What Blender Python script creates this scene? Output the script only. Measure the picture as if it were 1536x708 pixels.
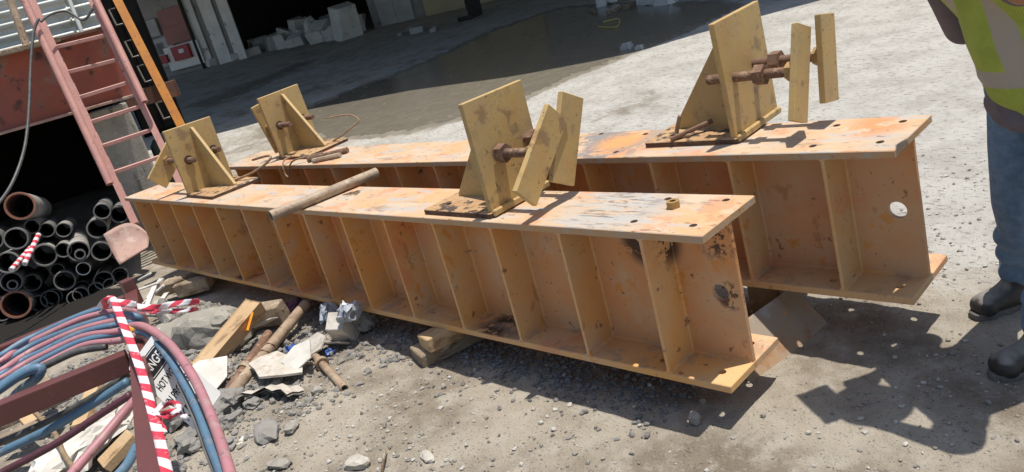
import bpy, bmesh, math, random
import numpy as np
from mathutils import Vector, Matrix, Euler, noise as mnoise
random.seed(7); RNG = np.random.default_rng(7)
S = bpy.context.scene
for o in list(bpy.data.objects): bpy.data.objects.remove(o)
COL = S.collection
# ------------------------------------------------------------------ camera
FPX = 1173.98
CAM = Vector((1.3765, -1.9806, 1.7066)); CROT = Euler((1.2356, .2538, .7671), 'XYZ')
cd = bpy.data.cameras.new('camera'); cd.sensor_width = 36; cd.lens = 36*FPX/1536; cd.clip_start = .05; cd.clip_end = 500
co = bpy.data.objects.new('camera', cd); COL.objects.link(co); co.location = CAM; co.rotation_euler = CROT; S.camera = co
# ------------------------------------------------------------------ light
SUNV = Vector((.14, .143, 1)).normalized()                    # towards the sun
W = bpy.data.worlds.new('World'); S.world = W; W.use_nodes = True
nt = W.node_tree; sky = nt.nodes.new('ShaderNodeTexSky'); sky.sky_type = 'NISHITA'; sky.sun_disc = False
sky.sun_elevation = math.asin(SUNV.z); sky.sun_rotation = math.atan2(SUNV.x, SUNV.y); sky.air_density = 1.2; sky.dust_density = 1.5
nt.links.new(sky.outputs[0], nt.nodes['Background'].inputs[0]); nt.nodes['Background'].inputs[1].default_value = .10
sl = bpy.data.lights.new('sun', 'SUN'); sl.energy = 4.3; sl.angle = math.radians(.53); sl.color = (1, .95, .86)
so = bpy.data.objects.new('sun', sl); COL.objects.link(so); so.rotation_euler = SUNV.to_track_quat('Z', 'Y').to_euler(); so.location = (3, 3, 20)
S.view_settings.view_transform = 'Standard'; S.view_settings.look = 'None'; S.view_settings.exposure = 0.27; S.view_settings.gamma = 1
# ------------------------------------------------------------------ helpers: places
RM = CROT.to_matrix(); FH = Vector((-.754, .657))
def ray(px, py): return RM @ Vector(((px-768)/FPX, -(py-354)/FPX, -1))
def at_z(px, py, z=0.): d = ray(px, py); return CAM + d*((z-CAM.z)/d.z)
def at_d(px, py, dep): return CAM + ray(px, py)*dep
def G(x, y):                                                   # height of the yard
    d = (x-CAM.x)*FH.x + (y-CAM.y)*FH.y
    t = np.maximum(0, d-6.6)
    z = .055*t*t/(t+1.0)
    dip = np.exp(-(((x+8.2)/1.5)**2 + ((y+.5)/1.3)**2))
    return z*(1-dip) - .22*dip
def at_g(px, py):
    d = ray(px, py); lo = .5
    for i in range(4000):
        t = .5*1.0025**i; P = CAM + d*t
        if P.z < float(G(P.x, P.y)): return P
        if t > 200: break
    return P
# ------------------------------------------------------------------ helpers: materials
def ramp(nt, fac, lo, hi):
    m = nt.nodes.new('ShaderNodeMapRange'); m.interpolation_type = 'SMOOTHSTEP'
    m.inputs['From Min'].default_value = lo; m.inputs['From Max'].default_value = hi
    nt.links.new(fac, m.inputs['Value']); return m.outputs[0]
def mixc(nt, fac, a, b):
    m = nt.nodes.new('ShaderNodeMix'); m.data_type = 'RGBA'
    for v, i in ((fac, 0), (a, 6), (b, 7)):
        if isinstance(v, (int, float)): m.inputs[i].default_value = v
        elif isinstance(v, tuple): m.inputs[i].default_value = (*v[:3], 1)
        else: nt.links.new(v, m.inputs[i])
    return m.outputs[2]
def math_(nt, op, a, b=None):
    m = nt.nodes.new('ShaderNodeMath'); m.operation = op
    for i, v in enumerate((a, b)):
        if v is None: continue
        if isinstance(v, (int, float)): m.inputs[i].default_value = v
        else: nt.links.new(v, m.inputs[i])
    return m.outputs[0]
def noise_(nt, vec, scale, detail=4, stretch=None, rot=None, rough=.6):
    if stretch or rot:
        mp = nt.nodes.new('ShaderNodeMapping'); nt.links.new(vec, mp.inputs[0])
        if stretch: mp.inputs['Scale'].default_value = stretch
        if rot: mp.inputs['Rotation'].default_value = rot
        vec = mp.outputs[0]
    n = nt.nodes.new('ShaderNodeTexNoise'); n.inputs['Scale'].default_value = scale; n.inputs['Detail'].default_value = detail
    n.inputs['Roughness'].default_value = rough; nt.links.new(vec, n.inputs['Vector']); return n.outputs[0]
MATS = {}
def mat(name, a, b=None, scale=3., rough=.7, metal=0., layers=(), bump=.0, bscale=60., bstretch=None, coord='pos', spec=.5, rlayers=None):
    """a/b blended by noise; layers: dict(col, scale, lo, hi, stretch, rot, at=(point, r0, r1), up=True/False, rough)"""
    m = bpy.data.materials.new(name); m.use_nodes = True; nt = m.node_tree; bs = nt.nodes['Principled BSDF']
    if coord == 'pos': vec = nt.nodes.new('ShaderNodeNewGeometry').outputs['Position']
    else: vec = nt.nodes.new('ShaderNodeTexCoord').outputs['Object']
    c = mixc(nt, ramp(nt, noise_(nt, vec, scale), .35, .65), a, b) if b else None
    if c is None:
        rgb = nt.nodes.new('ShaderNodeRGB'); rgb.outputs[0].default_value = (*a, 1); c = rgb.outputs[0]
    r = None
    for L in layers:
        f = ramp(nt, noise_(nt, vec, L.get('scale', 8), L.get('detail', 5), L.get('stretch'), L.get('rot'), L.get('nr', .65)), L['lo'], L['hi'])
        if 'at' in L:
            P, r0, r1 = L['at']; vm = nt.nodes.new('ShaderNodeVectorMath'); vm.operation = 'DISTANCE'
            nt.links.new(vec, vm.inputs[0]); vm.inputs[1].default_value = P
            f = math_(nt, 'MULTIPLY', f, ramp(nt, vm.outputs['Value'], r1, r0))
        if L.get('up'):
            g = nt.nodes.new('ShaderNodeNewGeometry'); sp = nt.nodes.new('ShaderNodeSeparateXYZ'); nt.links.new(g.outputs['Normal'], sp.inputs[0])
            f = math_(nt, 'MULTIPLY', f, ramp(nt, sp.outputs[2], .5, .8))
        if L.get('amt', 1) != 1: f = math_(nt, 'MULTIPLY', f, L['amt'])
        c = mixc(nt, f, c, L['col'])
        if 'rough' in L:
            mm = nt.nodes.new('ShaderNodeMix'); nt.links.new(f, mm.inputs[0])
            if r is None: mm.inputs[2].default_value = rough
            else: nt.links.new(r, mm.inputs[2])
            mm.inputs[3].default_value = L['rough']; r = mm.outputs[0]
    nt.links.new(c, bs.inputs['Base Color']); bs.inputs['Roughness'].default_value = rough; bs.inputs['Metallic'].default_value = metal
    bs.inputs['Specular IOR Level'].default_value = spec
    if r is not None: nt.links.new(r, bs.inputs['Roughness'])
    if bump:
        bn = nt.nodes.new('ShaderNodeBump'); bn.inputs['Strength'].default_value = bump; bn.inputs['Distance'].default_value = .01
        nt.links.new(noise_(nt, vec, bscale, 5, bstretch), bn.inputs['Height']); nt.links.new(bn.outputs[0], bs.inputs['Normal'])
    MATS[name] = m; return m
# ------------------------------------------------------------------ helpers: meshes
OFF = {}
def setp(o, label=None, cat=None, group=None, kind=None):
    if label: o['label'] = label
    if cat: o['category'] = cat
    if group: o['group'] = group
    if kind: o['kind'] = kind
    elif cat: o['kind'] = 'thing'
    return o
def thing(name, label, cat, loc=(0, 0, 0), group=None, matrix=None):
    o = bpy.data.objects.new(name, None); COL.objects.link(o); o.empty_display_size = .1
    if matrix is not None: o.matrix_world = matrix
    else: o.location = loc
    OFF[o.name] = tuple(loc) if matrix is None else (0, 0, 0)
    return setp(o, label, cat, group)
def rx(a): return Matrix.Rotation(a, 3, 'X')
def ry(a): return Matrix.Rotation(a, 3, 'Y')
def rz(a): return Matrix.Rotation(a, 3, 'Z')
def frame_to(d, up=Vector((0, 0, 1))):                          # matrix whose X is d
    x = Vector(d).normalized(); u = Vector(up)
    if abs(x.dot(u)) > .98: u = Vector((0, 1, 0))
    y = u.cross(x).normalized(); z = x.cross(y)
    return Matrix((x, y, z)).transposed()
class MB:
    def __init__(s): s.bm = bmesh.new(); s.uv = None
    def quad(s, *P):
        vs = [s.bm.verts.new(p) for p in P]; return s.bm.faces.new(vs)
    def box(s, c, size, R=None, bev=0., jit=0., seg=1):
        R = R or Matrix.Identity(3); c = Vector(c); h = Vector(size)/2
        g = bmesh.ops.create_cube(s.bm, size=1)['verts']
        for v in g:
            q = Vector((v.co.x*2*h.x, v.co.y*2*h.y, v.co.z*2*h.z))
            if jit: q += Vector((random.uniform(-jit, jit), random.uniform(-jit, jit), random.uniform(-jit, jit)))
            v.co = c + R @ q
        if bev:
            ed = list({e for v in g for e in v.link_edges})
            bmesh.ops.bevel(s.bm, geom=ed, offset=bev, segments=seg, affect='EDGES', profile=.6)
        return s
    def prism(s, pts, a, b, R=None, o=(0, 0, 0)):               # pts in local XY extruded along local Z from a to b
        R = R or Matrix.Identity(3); o = Vector(o)
        lo = [s.bm.verts.new(o + R @ Vector((x, y, a))) for x, y in pts]; hi = [s.bm.verts.new(o + R @ Vector((x, y, b))) for x, y in pts]
        s.bm.faces.new(lo[::-1]); s.bm.faces.new(hi); n = len(pts)
        for i in range(n): s.bm.faces.new((lo[i], lo[(i+1) % n], hi[(i+1) % n], hi[i]))
        return s
    def lathe(s, prof, seg, o, axis, closed=False):             # prof: (t along axis, radius)
        M = frame_to(axis); o = Vector(o); rings = []
        for t, r in prof:
            rings.append([s.bm.verts.new(o + M @ Vector((t, r*math.cos(2*math.pi*k/seg), r*math.sin(2*math.pi*k/seg)))) for k in range(seg)])
        n = len(rings)
        for i in range(n if closed else n-1):
            A, B = rings[i], rings[(i+1) % n]
            for k in range(seg): s.bm.faces.new((A[k], A[(k+1) % seg], B[(k+1) % seg], B[k]))
        if not closed: s.bm.faces.new(rings[0][::-1]); s.bm.faces.new(rings[-1])
        return s
    def cyl(s, p0, p1, r, seg=12, r1=None):
        d = Vector(p1)-Vector(p0); L = d.length; e = min(r*.15, L*.1); r1 = r1 or r
        return s.lathe([(0, r-e), (e, r), (L-e, r1), (L, r1-e)], seg, p0, d)
    def pipe(s, p0, p1, ro, ri, seg=24, depth=None):            # hollow
        d = Vector(p1)-Vector(p0); L = d.length
        return s.lathe([(0, ri), (0, ro), (L, ro), (L, ri)], seg, p0, d, closed=True)
    def tube(s, pts, r, seg=8, cap=True, rs=None):              # sweep along polyline
        P = [Vector(p) for p in pts]; rings = []; n = len(P); nrm = None
        for i, p in enumerate(P):
            t = (P[min(i+1, n-1)]-P[max(i-1, 0)]).normalized()
            if nrm is None:
                nrm = t.orthogonal().normalized()
            nrm = (nrm - t*nrm.dot(t)).normalized(); bi = t.cross(nrm); rr = rs[i] if rs else r
            rings.append([s.bm.verts.new(p + (nrm*math.cos(2*math.pi*k/seg)+bi*math.sin(2*math.pi*k/seg))*rr) for k in range(seg)])
        for A, B in zip(rings, rings[1:]):
            for k in range(seg): s.bm.faces.new((A[k], A[(k+1) % seg], B[(k+1) % seg], B[k]))
        if cap: s.bm.faces.new(rings[0][::-1]); s.bm.faces.new(rings[-1])
        return s
    def rock(s, c, size, R=None, sub=2, rough=.25, seed=0):
        g = bmesh.ops.create_icosphere(s.bm, subdivisions=sub, radius=1)['verts']; R = R or Matrix.Identity(3); off = Vector((seed*3.7, seed*1.3, seed*.7))
        for v in g:
            q = v.co.copy(); k = 1 + rough*mnoise.noise(q*1.3+off) + rough*.5*mnoise.noise(q*3.1+off)
            m = max(abs(q.x), abs(q.y), abs(q.z)); q = q*(.55 + .45*(1/m)*.72)*k
            v.co = Vector(c) + R @ Vector((q.x*size[0]/2, q.y*size[1]/2, q.z*size[2]/2))
        return s
    def build(s, name, m, parent=None, smooth=False, world=False, auto=None):
        if world and parent is not None:
            off = Vector(OFF[parent.name])
            for v in s.bm.verts: v.co -= off
        bmesh.ops.recalc_face_normals(s.bm, faces=s.bm.faces)
        me = bpy.data.meshes.new(name); s.bm.to_mesh(me); s.bm.free()
        return link(name, me, m, parent, smooth, auto)
def link(name, me, m, parent=None, smooth=False, auto=None):
    me.materials.clear(); me.materials.append(MATS[m] if isinstance(m, str) else m)
    if smooth or auto:
        me.polygons.foreach_set('use_smooth', [True]*len(me.polygons))
        if auto:
            try: me.set_sharp_from_angle(angle=math.radians(auto))
            except Exception: pass
    o = bpy.data.objects.new(name, me); COL.objects.link(o)
    if parent is not None: o.parent = parent
    return o
def solo(mb, name, m, label, cat, group=None, loc=None, **k):   # one-mesh thing, origin at its base
    vs = [v.co for v in mb.bm.verts]
    if loc is None:
        loc = Vector(((min(v.x for v in vs)+max(v.x for v in vs))/2, (min(v.y for v in vs)+max(v.y for v in vs))/2, min(v.z for v in vs)))
    for v in vs: v -= loc
    o = mb.build(name, m, None, **k); o.location = loc; return setp(o, label, cat, group)
def copy_part(src, parent, loc=None):
    c = src.copy(); COL.objects.link(c); c.parent = parent
    if loc is not None: c.location = loc
    return c
def cut(o, cutters):                                            # round holes: list of (p0, p1, r)
    mb = MB()
    for p0, p1, r in cutters: mb.lathe([(0, r), ((Vector(p1)-Vector(p0)).length, r)], 18, p0, Vector(p1)-Vector(p0))
    bmesh.ops.recalc_face_normals(mb.bm, faces=mb.bm.faces)
    me = bpy.data.meshes.new('c'); mb.bm.to_mesh(me); mb.bm.free(); t = bpy.data.objects.new('c', me); COL.objects.link(t)
    sv = o.parent; o.parent = None; md = o.modifiers.new('b', 'BOOLEAN'); md.object = t; md.operation = 'DIFFERENCE'; md.solver = 'EXACT'
    dg = bpy.context.evaluated_depsgraph_get(); n = bpy.data.meshes.new_from_object(o.evaluated_get(dg)); o.modifiers.clear()
    n.name = o.data.name; o.data = n; bpy.data.objects.remove(t); o.parent = sv
def spline(pts, n=10):                                          # Catmull-Rom
    P = [Vector(p) for p in pts]; out = []
    for i in range(len(P)-1):
        a, b, c, d = P[max(i-1, 0)], P[i], P[i+1], P[min(i+2, len(P)-1)]
        for k in range(n):
            t = k/n; out.append(.5*((2*b)+(c-a)*t+(2*a-5*b+4*c-d)*t*t+(3*b-a-3*c+d)*t**3))
    return out+[P[-1]]
# ------------------------------------------------------------------ materials
ORG = (.68, .30, .075); ORG2 = (.60, .34, .145)
WEBP = [(-.42, .32, .62), (-.08, .32, .6), (-.04, .32, .46), (-1.35, .25, .2)]
TANEND = dict(col=(.60, .42, .235), scale=2.6, lo=.30, hi=.62, at=((.0, .25, .45), .3, 1.9), amt=.6)
for nm_, o1, o2, ex in (('beam_paint', ORG, ORG2, []), ('stiff_paint', (.70, .345, .10), (.63, .385, .175), [TANEND]), ('web_paint', (.63, .265, .085), (.60, .33, .155), [dict(TANEND, amt=.55, col=(.56, .39, .25))])):
  mat(nm_, o1, o2, 2.2, .62, layers=ex+[
    dict(col=(.62, .22, .10), scale=3.1, lo=.5, hi=.7, amt=.6),
    dict(col=(.56, .42, .29), scale=4.3, lo=.50, hi=.75, amt=.7),
    dict(col=(.62, .25, .03), scale=9, lo=.62, hi=.68, amt=.7),
    dict(col=(.20, .09, .045), scale=17, lo=.63, hi=.68, amt=.85),
    dict(col=(.34, .15, .06), scale=9, lo=.62, hi=.69, amt=.5, stretch=(1, 1, .6)),
    dict(col=(.09, .045, .03), scale=55, lo=.655, hi=.70, amt=.85),
    dict(col=(.075, .036, .022), scale=13, lo=.43, hi=.46, at=((-.345, .17, .65), .10, .16), nr=.75),
    dict(col=(.10, .045, .025), scale=24, lo=.49, hi=.53, at=((-.06, .17, .66), .03, .11), nr=.75),
    dict(col=(.13, .06, .03), scale=26, lo=.50, hi=.54, at=((-.05, .17, .44), .04, .065), nr=.75),
    dict(col=(.03, .022, .018), scale=16, lo=.40, hi=.5, at=((-1.22, .08, .19), .05, .2), up=True),
    dict(col=(.03, .022, .018), scale=16, lo=.45, hi=.55, at=((-3.8, .08, .19), .03, .18), up=True),
    dict(col=(.30, .23, .17), scale=7, lo=.5, hi=.62, up=True, amt=.6)], bump=.12, bscale=70)
mat('beam_top', (.57, .345, .17), (.52, .385, .26), 2.0, .65, layers=[
    dict(col=(.44, .38, .32), scale=3, lo=.48, hi=.68, amt=.6),
    dict(col=(.55, .44, .33), scale=6, lo=.46, hi=.66, stretch=(.5, 1.4, 1), rot=(0, 0, .5), amt=.8),
    dict(col=(.60, .25, .12), scale=4.4, lo=.54, hi=.62, amt=.65),
    dict(col=(.26, .19, .15), scale=6, lo=.60, hi=.68, stretch=(.5, 1.6, 1), rot=(0, 0, .6), amt=.7),
    dict(col=(.42, .40, .38), scale=9, lo=.54, hi=.62, stretch=(.35, 2.0, 1), rot=(0, 0, .6), amt=.85),
    dict(col=(.40, .39, .37), scale=14, lo=.36, hi=.54, stretch=(.5, 3, 1), rot=(0, 0, .5), at=((-.5, .2, .75), .12, .34), amt=.9),
    dict(col=(.16, .14, .13), scale=22, lo=.52, hi=.62, stretch=(.5, 3, 1), rot=(0, 0, .5), at=((-.5, .2, .75), .1, .32), amt=.8),
    dict(col=(.20, .19, .19), scale=8, lo=.44, hi=.54, at=((-1.05, .83, .8), .2, .42), amt=.85),
    dict(col=(.64, .30, .10), scale=5, lo=.40, hi=.5, at=((-.95, .87, .8), .05, .2), amt=.9),
    dict(col=(.60, .25, .10), scale=5, lo=.40, hi=.46, at=((.22, .9, .8), .05, .17), amt=.9),
    dict(col=(.22, .12, .08), scale=26, lo=.60, hi=.66, stretch=(.6, 1.6, 1), amt=.8),
    dict(col=(.06, .04, .03), scale=48, lo=.66, hi=.70, amt=.8)], bump=.2, bscale=45)
mat('beam_edge', (.50, .28, .12), (.44, .31, .20), 5, .65, layers=[
    dict(col=(.40, .36, .31), scale=11, lo=.5, hi=.68, amt=.8), dict(col=(.16, .09, .06), scale=30, lo=.62, hi=.7, amt=.7)], bump=.2, bscale=60)
mat('bracket_paint', (.50, .335, .125), (.44, .305, .135), 5, .6, layers=[
    dict(col=(.43, .34, .19), scale=9, lo=.5, hi=.72, amt=.5), dict(col=(.50, .27, .08), scale=4, lo=.52, hi=.68, amt=.55),
    dict(col=(.24, .14, .065), scale=9, lo=.56, hi=.66, amt=.7), dict(col=(.30, .22, .11), scale=14, lo=.54, hi=.68, amt=.4), dict(col=(.09, .055, .03), scale=42, lo=.635, hi=.68, amt=.85), dict(col=(.52, .49, .42), scale=28, lo=.70, hi=.74, stretch=(1, 1, .4), amt=.5)], bump=.12, bscale=90)
mat('base_plate', (.48, .30, .145), (.40, .24, .12), 5, .6, layers=[
    dict(col=(.50, .40, .30), scale=7, lo=.5, hi=.66, amt=.6), dict(col=(.035, .028, .025), scale=9, lo=.52, hi=.58, amt=.9), dict(col=(.16, .08, .045), scale=24, lo=.58, hi=.64, amt=.8)], bump=.3, bscale=60)
mat('rust', (.21, .115, .07), (.135, .075, .05), 12, .8, layers=[dict(col=(.33, .22, .14), scale=30, lo=.53, hi=.68), dict(col=(.05, .03, .025), scale=50, lo=.62, hi=.7)], bump=.35, bscale=160)
mat('rust_dark', (.11, .055, .035), (.07, .04, .03), 12, .8, layers=[dict(col=(.20, .10, .055), scale=30, lo=.55, hi=.68)], bump=.4, bscale=120)
mat('brass', (.42, .26, .09), (.33, .2, .08), 20, .55, metal=.2, bump=.1)
mat('pipe_steel', (.38, .29, .20), (.27, .19, .13), 14, .6, layers=[dict(col=(.18, .10, .06), scale=25, lo=.55, hi=.68), dict(col=(.46, .40, .32), scale=18, lo=.58, hi=.7)], bump=.2, bscale=90)
mat('plate_steel', (.30, .19, .105), (.27, .22, .17), 5, .62, metal=0., layers=[
    dict(col=(.26, .12, .05), scale=7, lo=.5, hi=.63, rough=.7), dict(col=(.32, .32, .33), scale=4, lo=.55, hi=.68, rough=.5), dict(col=(.46, .22, .07), scale=16, lo=.6, hi=.68, rough=.7)], bump=.1)
mat('pink_steel', (.50, .255, .215), (.43, .215, .185), 6, .55, layers=[dict(col=(.50, .30, .27), scale=20, lo=.56, hi=.7, amt=.6), dict(col=(.16, .07, .05), scale=26, lo=.63, hi=.7)], bump=.1)
mat('pink_plate', (.40, .25, .20), (.33, .20, .16), 5, .65, layers=[dict(col=(.50, .38, .33), scale=9, lo=.52, hi=.68, amt=.7), dict(col=(.16, .09, .07), scale=24, lo=.6, hi=.68)], bump=.2)
mat('red_oxide', (.36, .085, .045), (.27, .075, .05), 2.5, .6, layers=[
    dict(col=(.34, .10, .05), scale=4, lo=.54, hi=.66, amt=.8), dict(col=(.22, .18, .15), scale=3, lo=.52, hi=.68, amt=.7), dict(col=(.04, .025, .02), scale=6, lo=.58, hi=.68, amt=.85)], bump=.15)
mat('frame_red', (.135, .042, .036), (.115, .04, .036), 6, .42, layers=[dict(col=(.20, .09, .08), scale=30, lo=.6, hi=.72, amt=.6), dict(col=(.05, .025, .02), scale=60, lo=.68, hi=.72)], bump=.08, bscale=120)
mat('yellow_paint', (.50, .19, .012), (.42, .15, .015), 6, .5, layers=[dict(col=(.20, .10, .05), scale=24, lo=.6, hi=.68)], bump=.1)
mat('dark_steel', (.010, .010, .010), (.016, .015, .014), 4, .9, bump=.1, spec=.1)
mat('handle_steel', (.09, .075, .06), (.06, .05, .04), 20, .5)
mat('green_tank', (.16, .20, .17), (.10, .14, .12), 4, .55, bump=.1)
mat('brown_steel', (.20, .095, .06), (.14, .07, .045), 7, .7, bump=.2)
mat('concrete', (.34, .31, .26), (.27, .25, .21), 5, .9, layers=[dict(col=(.17, .16, .13), scale=8, lo=.54, hi=.66, stretch=(1, 1, .3)), dict(col=(.46, .43, .38), scale=22, lo=.58, hi=.7)], bump=.5, bscale=50)
mat('concrete_pale', (.52, .48, .42), (.42, .38, .33), 9, .9, layers=[dict(col=(.30, .27, .23), scale=18, lo=.55, hi=.68)], bump=.5, bscale=60)
mat('mud', (.27, .255, .235), (.20, .19, .172), 9, .95, layers=[dict(col=(.27, .25, .23), scale=25, lo=.55, hi=.7)], bump=1., bscale=60)
mat('galv', (.62, .63, .58), (.54, .56, .51), 3, .4, metal=.25, layers=[dict(col=(.36, .33, .24), scale=6, lo=.57, hi=.7, amt=.7)], bump=.05)
mat('timber', (.52, .37, .21), (.45, .30, .165), 6, .8, layers=[dict(col=(.23, .14, .07), scale=12, lo=.52, hi=.66, stretch=(1, .25, 1))], bump=.4, bscale=40, bstretch=(.3, 2, 2))
mat('timber_old', (.30, .235, .165), (.23, .17, .115), 8, .85, layers=[dict(col=(.12, .08, .05), scale=14, lo=.53, hi=.63, stretch=(.6, .2, 1)), dict(col=(.42, .36, .27), scale=20, lo=.56, hi=.66)], bump=.6, bscale=50, bstretch=(.5, 2, 3))
mat('pipe_grey', (.34, .325, .30), (.23, .22, .205), 5, .6, layers=[dict(col=(.24, .22, .20), scale=9, lo=.55, hi=.68)], bump=.15)
mat('pipe_dark', (.17, .165, .155), (.11, .107, .10), 6, .6, layers=[dict(col=(.12, .11, .10), scale=8, lo=.55, hi=.7)], bump=.15)
mat('pipe_rim', (.19, .185, .175), (.13, .125, .12), 9, .6)
mat('pipe_red', (.30, .115, .065), (.20, .085, .055), 9, .6)
mat('white_card', (.62, .59, .54), (.50, .47, .42), 7, .8, layers=[dict(col=(.42, .38, .32), scale=14, lo=.6, hi=.7, amt=.7)], bump=.15)
mat('white_wall', (.44, .40, .34), (.54, .50, .45), 9, .85, layers=[dict(col=(.40, .33, .26), scale=20, lo=.56, hi=.66)], bump=.4)
mat('plastic_film', (.42, .45, .50), (.32, .35, .41), 12, .2, bump=.4, bscale=40)
mat('orange_packet', (.75, .26, .015), (.72, .33, .03), 20, .35)
mat('blue_scrap', (.03, .08, .30), (.05, .12, .36), 20, .4)
mat('purple_rag', (.13, .05, .09), (.09, .04, .06), 20, .9, bump=.5)
mat('hose_blue', (.095, .185, .275), (.075, .15, .235), 14, .5, layers=[dict(col=(.25, .27, .29), scale=14, lo=.48, hi=.70, amt=.6), dict(col=(.07, .07, .07), scale=34, lo=.60, hi=.68, amt=.7)], bump=.12, bscale=120)
mat('hose_pink', (.42, .185, .205), (.34, .15, .165), 14, .5, layers=[dict(col=(.42, .30, .28), scale=14, lo=.48, hi=.70, amt=.6), dict(col=(.14, .08, .08), scale=34, lo=.60, hi=.68, amt=.7)], bump=.12, bscale=120)
mat('hose_maroon', (.10, .03, .045), (.075, .025, .035), 14, .5, bump=.1)
mat('cable_black', (.05, .05, .05), (.09, .09, .085), 30, .5)
mat('rope', (.30, .22, .13), (.22, .15, .09), 30, .9, bump=.6, bscale=150)
mat('wire', (.34, .22, .13), (.24, .14, .09), 20, .6)
mat('chain_yellow', (.55, .33, .03), None, 5, .5)
mat('sign_white', (.74, .74, .72), (.68, .68, .67), 10, .35, layers=[dict(col=(.5, .47, .42), scale=14, lo=.6, hi=.75, amt=.5)])
mat('sign_black', (.02, .02, .022), None, 5, .35)
mat('rock_grey', (.31, .285, .25), (.23, .21, .18), 25, .9, layers=[dict(col=(.40, .38, .35), scale=40, lo=.55, hi=.68)], bump=.5, bscale=90)
mat('rock_pale', (.48, .45, .40), (.38, .35, .30), 25, .9, bump=.5, bscale=90)
mat('building_wall', (.30, .29, .28), (.23, .225, .22), 1.2, .9, layers=[dict(col=(.14, .13, .12), scale=2, lo=.55, hi=.7)], bump=.2, bscale=10)
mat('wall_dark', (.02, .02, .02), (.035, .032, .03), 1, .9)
mat('wall_yellow', (.42, .36, .22), (.34, .30, .2), 2, .9)
mat('panel_pink', (.36, .17, .15), (.30, .15, .135), 2, .85)
mat('panel_grey', (.42, .42, .42), (.34, .34, .34), 2, .8)
mat('panel_white', (.74, .74, .72), (.62, .62, .61), 1.5, .8, layers=[dict(col=(.22, .21, .2), scale=4, lo=.6, hi=.68)])
mat('cabinet_red', (.35, .015, .03), (.28, .015, .03), 5, .4)
mat('rubble_white', (.62, .63, .62), (.50, .51, .50), 2, .9, layers=[dict(col=(.3, .29, .27), scale=5, lo=.57, hi=.7)], bump=.4, bscale=10)
mat('rope_yellow', (.5, .42, .12), None, 5, .7)
mat('denim', (.15, .235, .35), (.11, .18, .28), 30, .95, layers=[dict(col=(.16, .21, .27), scale=7, lo=.52, hi=.72, amt=.6), dict(col=(.03, .05, .09), scale=5, lo=.55, hi=.72, amt=.6)], bump=.5, bscale=30)
mat('shirt', (.135, .115, .135), (.11, .095, .115), 14, .95, layers=[dict(col=(.05, .045, .05), scale=34, lo=.68, hi=.7, amt=.5)], bump=.4, bscale=22)
mat('skin', (.34, .17, .10), (.28, .135, .08), 8, .55)
mat('hair', (.015, .012, .01), None, 5, .6)
mat('boot_leather', (.022, .021, .02), (.035, .032, .03), 14, .55, layers=[dict(col=(.26, .245, .22), scale=9, lo=.12, hi=.52, up=True, amt=.85)], bump=.3, bscale=60)
mat('boot_sole', (.15, .14, .125), (.10, .09, .08), 30, .9, bump=.4)
mat('helmet', (.60, .60, .58), (.55, .55, .54), 5, .3)
mat('phone', (.02, .02, .022), None, 5, .2)
# ------------------------------------------------------------------ ground
def inpoly(x, y, poly):
    ins = np.zeros(x.shape, bool); n = len(poly)
    for i in range(n):
        x0, y0 = poly[i]; x1, y1 = poly[(i+1) % n]
        c = ((y0 > y) != (y1 > y)); xi = (x1-x0)*(y-y0)/((y1-y0) if y1 != y0 else 1e-9)+x0
        ins ^= c & (x < xi)
    return ins
def vnoise(x, y, seed):                                        # value noise
    r = np.random.default_rng(seed).random((257, 257)); xi = np.floor(x).astype(int); yi = np.floor(y).astype(int); fx = x-xi; fy = y-yi
    fx = fx*fx*(3-2*fx); fy = fy*fy*(3-2*fy); a = lambda i, j: r[(xi+i) % 257, (yi+j) % 257]
    return (a(0, 0)*(1-fx)+a(1, 0)*fx)*(1-fy)+(a(0, 1)*(1-fx)+a(1, 1)*fx)*fy
def fbm(x, y, s, seed, oct=4):
    v = 0; a = .5; 
    for i in range(oct): v = v+a*(vnoise(x*s+17*i, y*s+5*i, seed+i)-.5); s *= 2.1; a *= .5
    return v
def gpoly(pts): return [(p.x, p.y) for p in (at_g(*q) for q in pts)]
WET = gpoly([(380, 208), (486, 212), (563, 207), (692, 181), (795, 148), (886, 112), (967, 78), (1045, 44), (1110, 12), (1085, 2), (960, 2), (830, 11), (744, 43), (666, 80), (559, 120), (464, 157), (400, 180)])
DAMP = gpoly([(860, 190), (900, 158), (945, 135), (1000, 128), (1010, 150), (985, 172), (930, 196)])
STREAK = gpoly([(270, 160), (330, 140), (400, 112), (470, 84), (480, 92), (420, 118), (350, 150), (290, 172)])
PIPE_SHADE = gpoly([(-90, 470), (60, 455), (205, 428), (216, 470), (150, 505), (60, 545), (-90, 600)])  # outline of the shade painted on the ground before the pipe stack
def pipe_shade_attr(x, y): return sum(inpoly(x+a_+.3*fbm(x, y, 3, 131), y+b2_+.3*fbm(x, y, 3, 137), PIPE_SHADE)*.2 for a_, b2_ in ((0, 0), (.1, 0), (-.1, 0), (0, .1), (0, -.1)))
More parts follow.
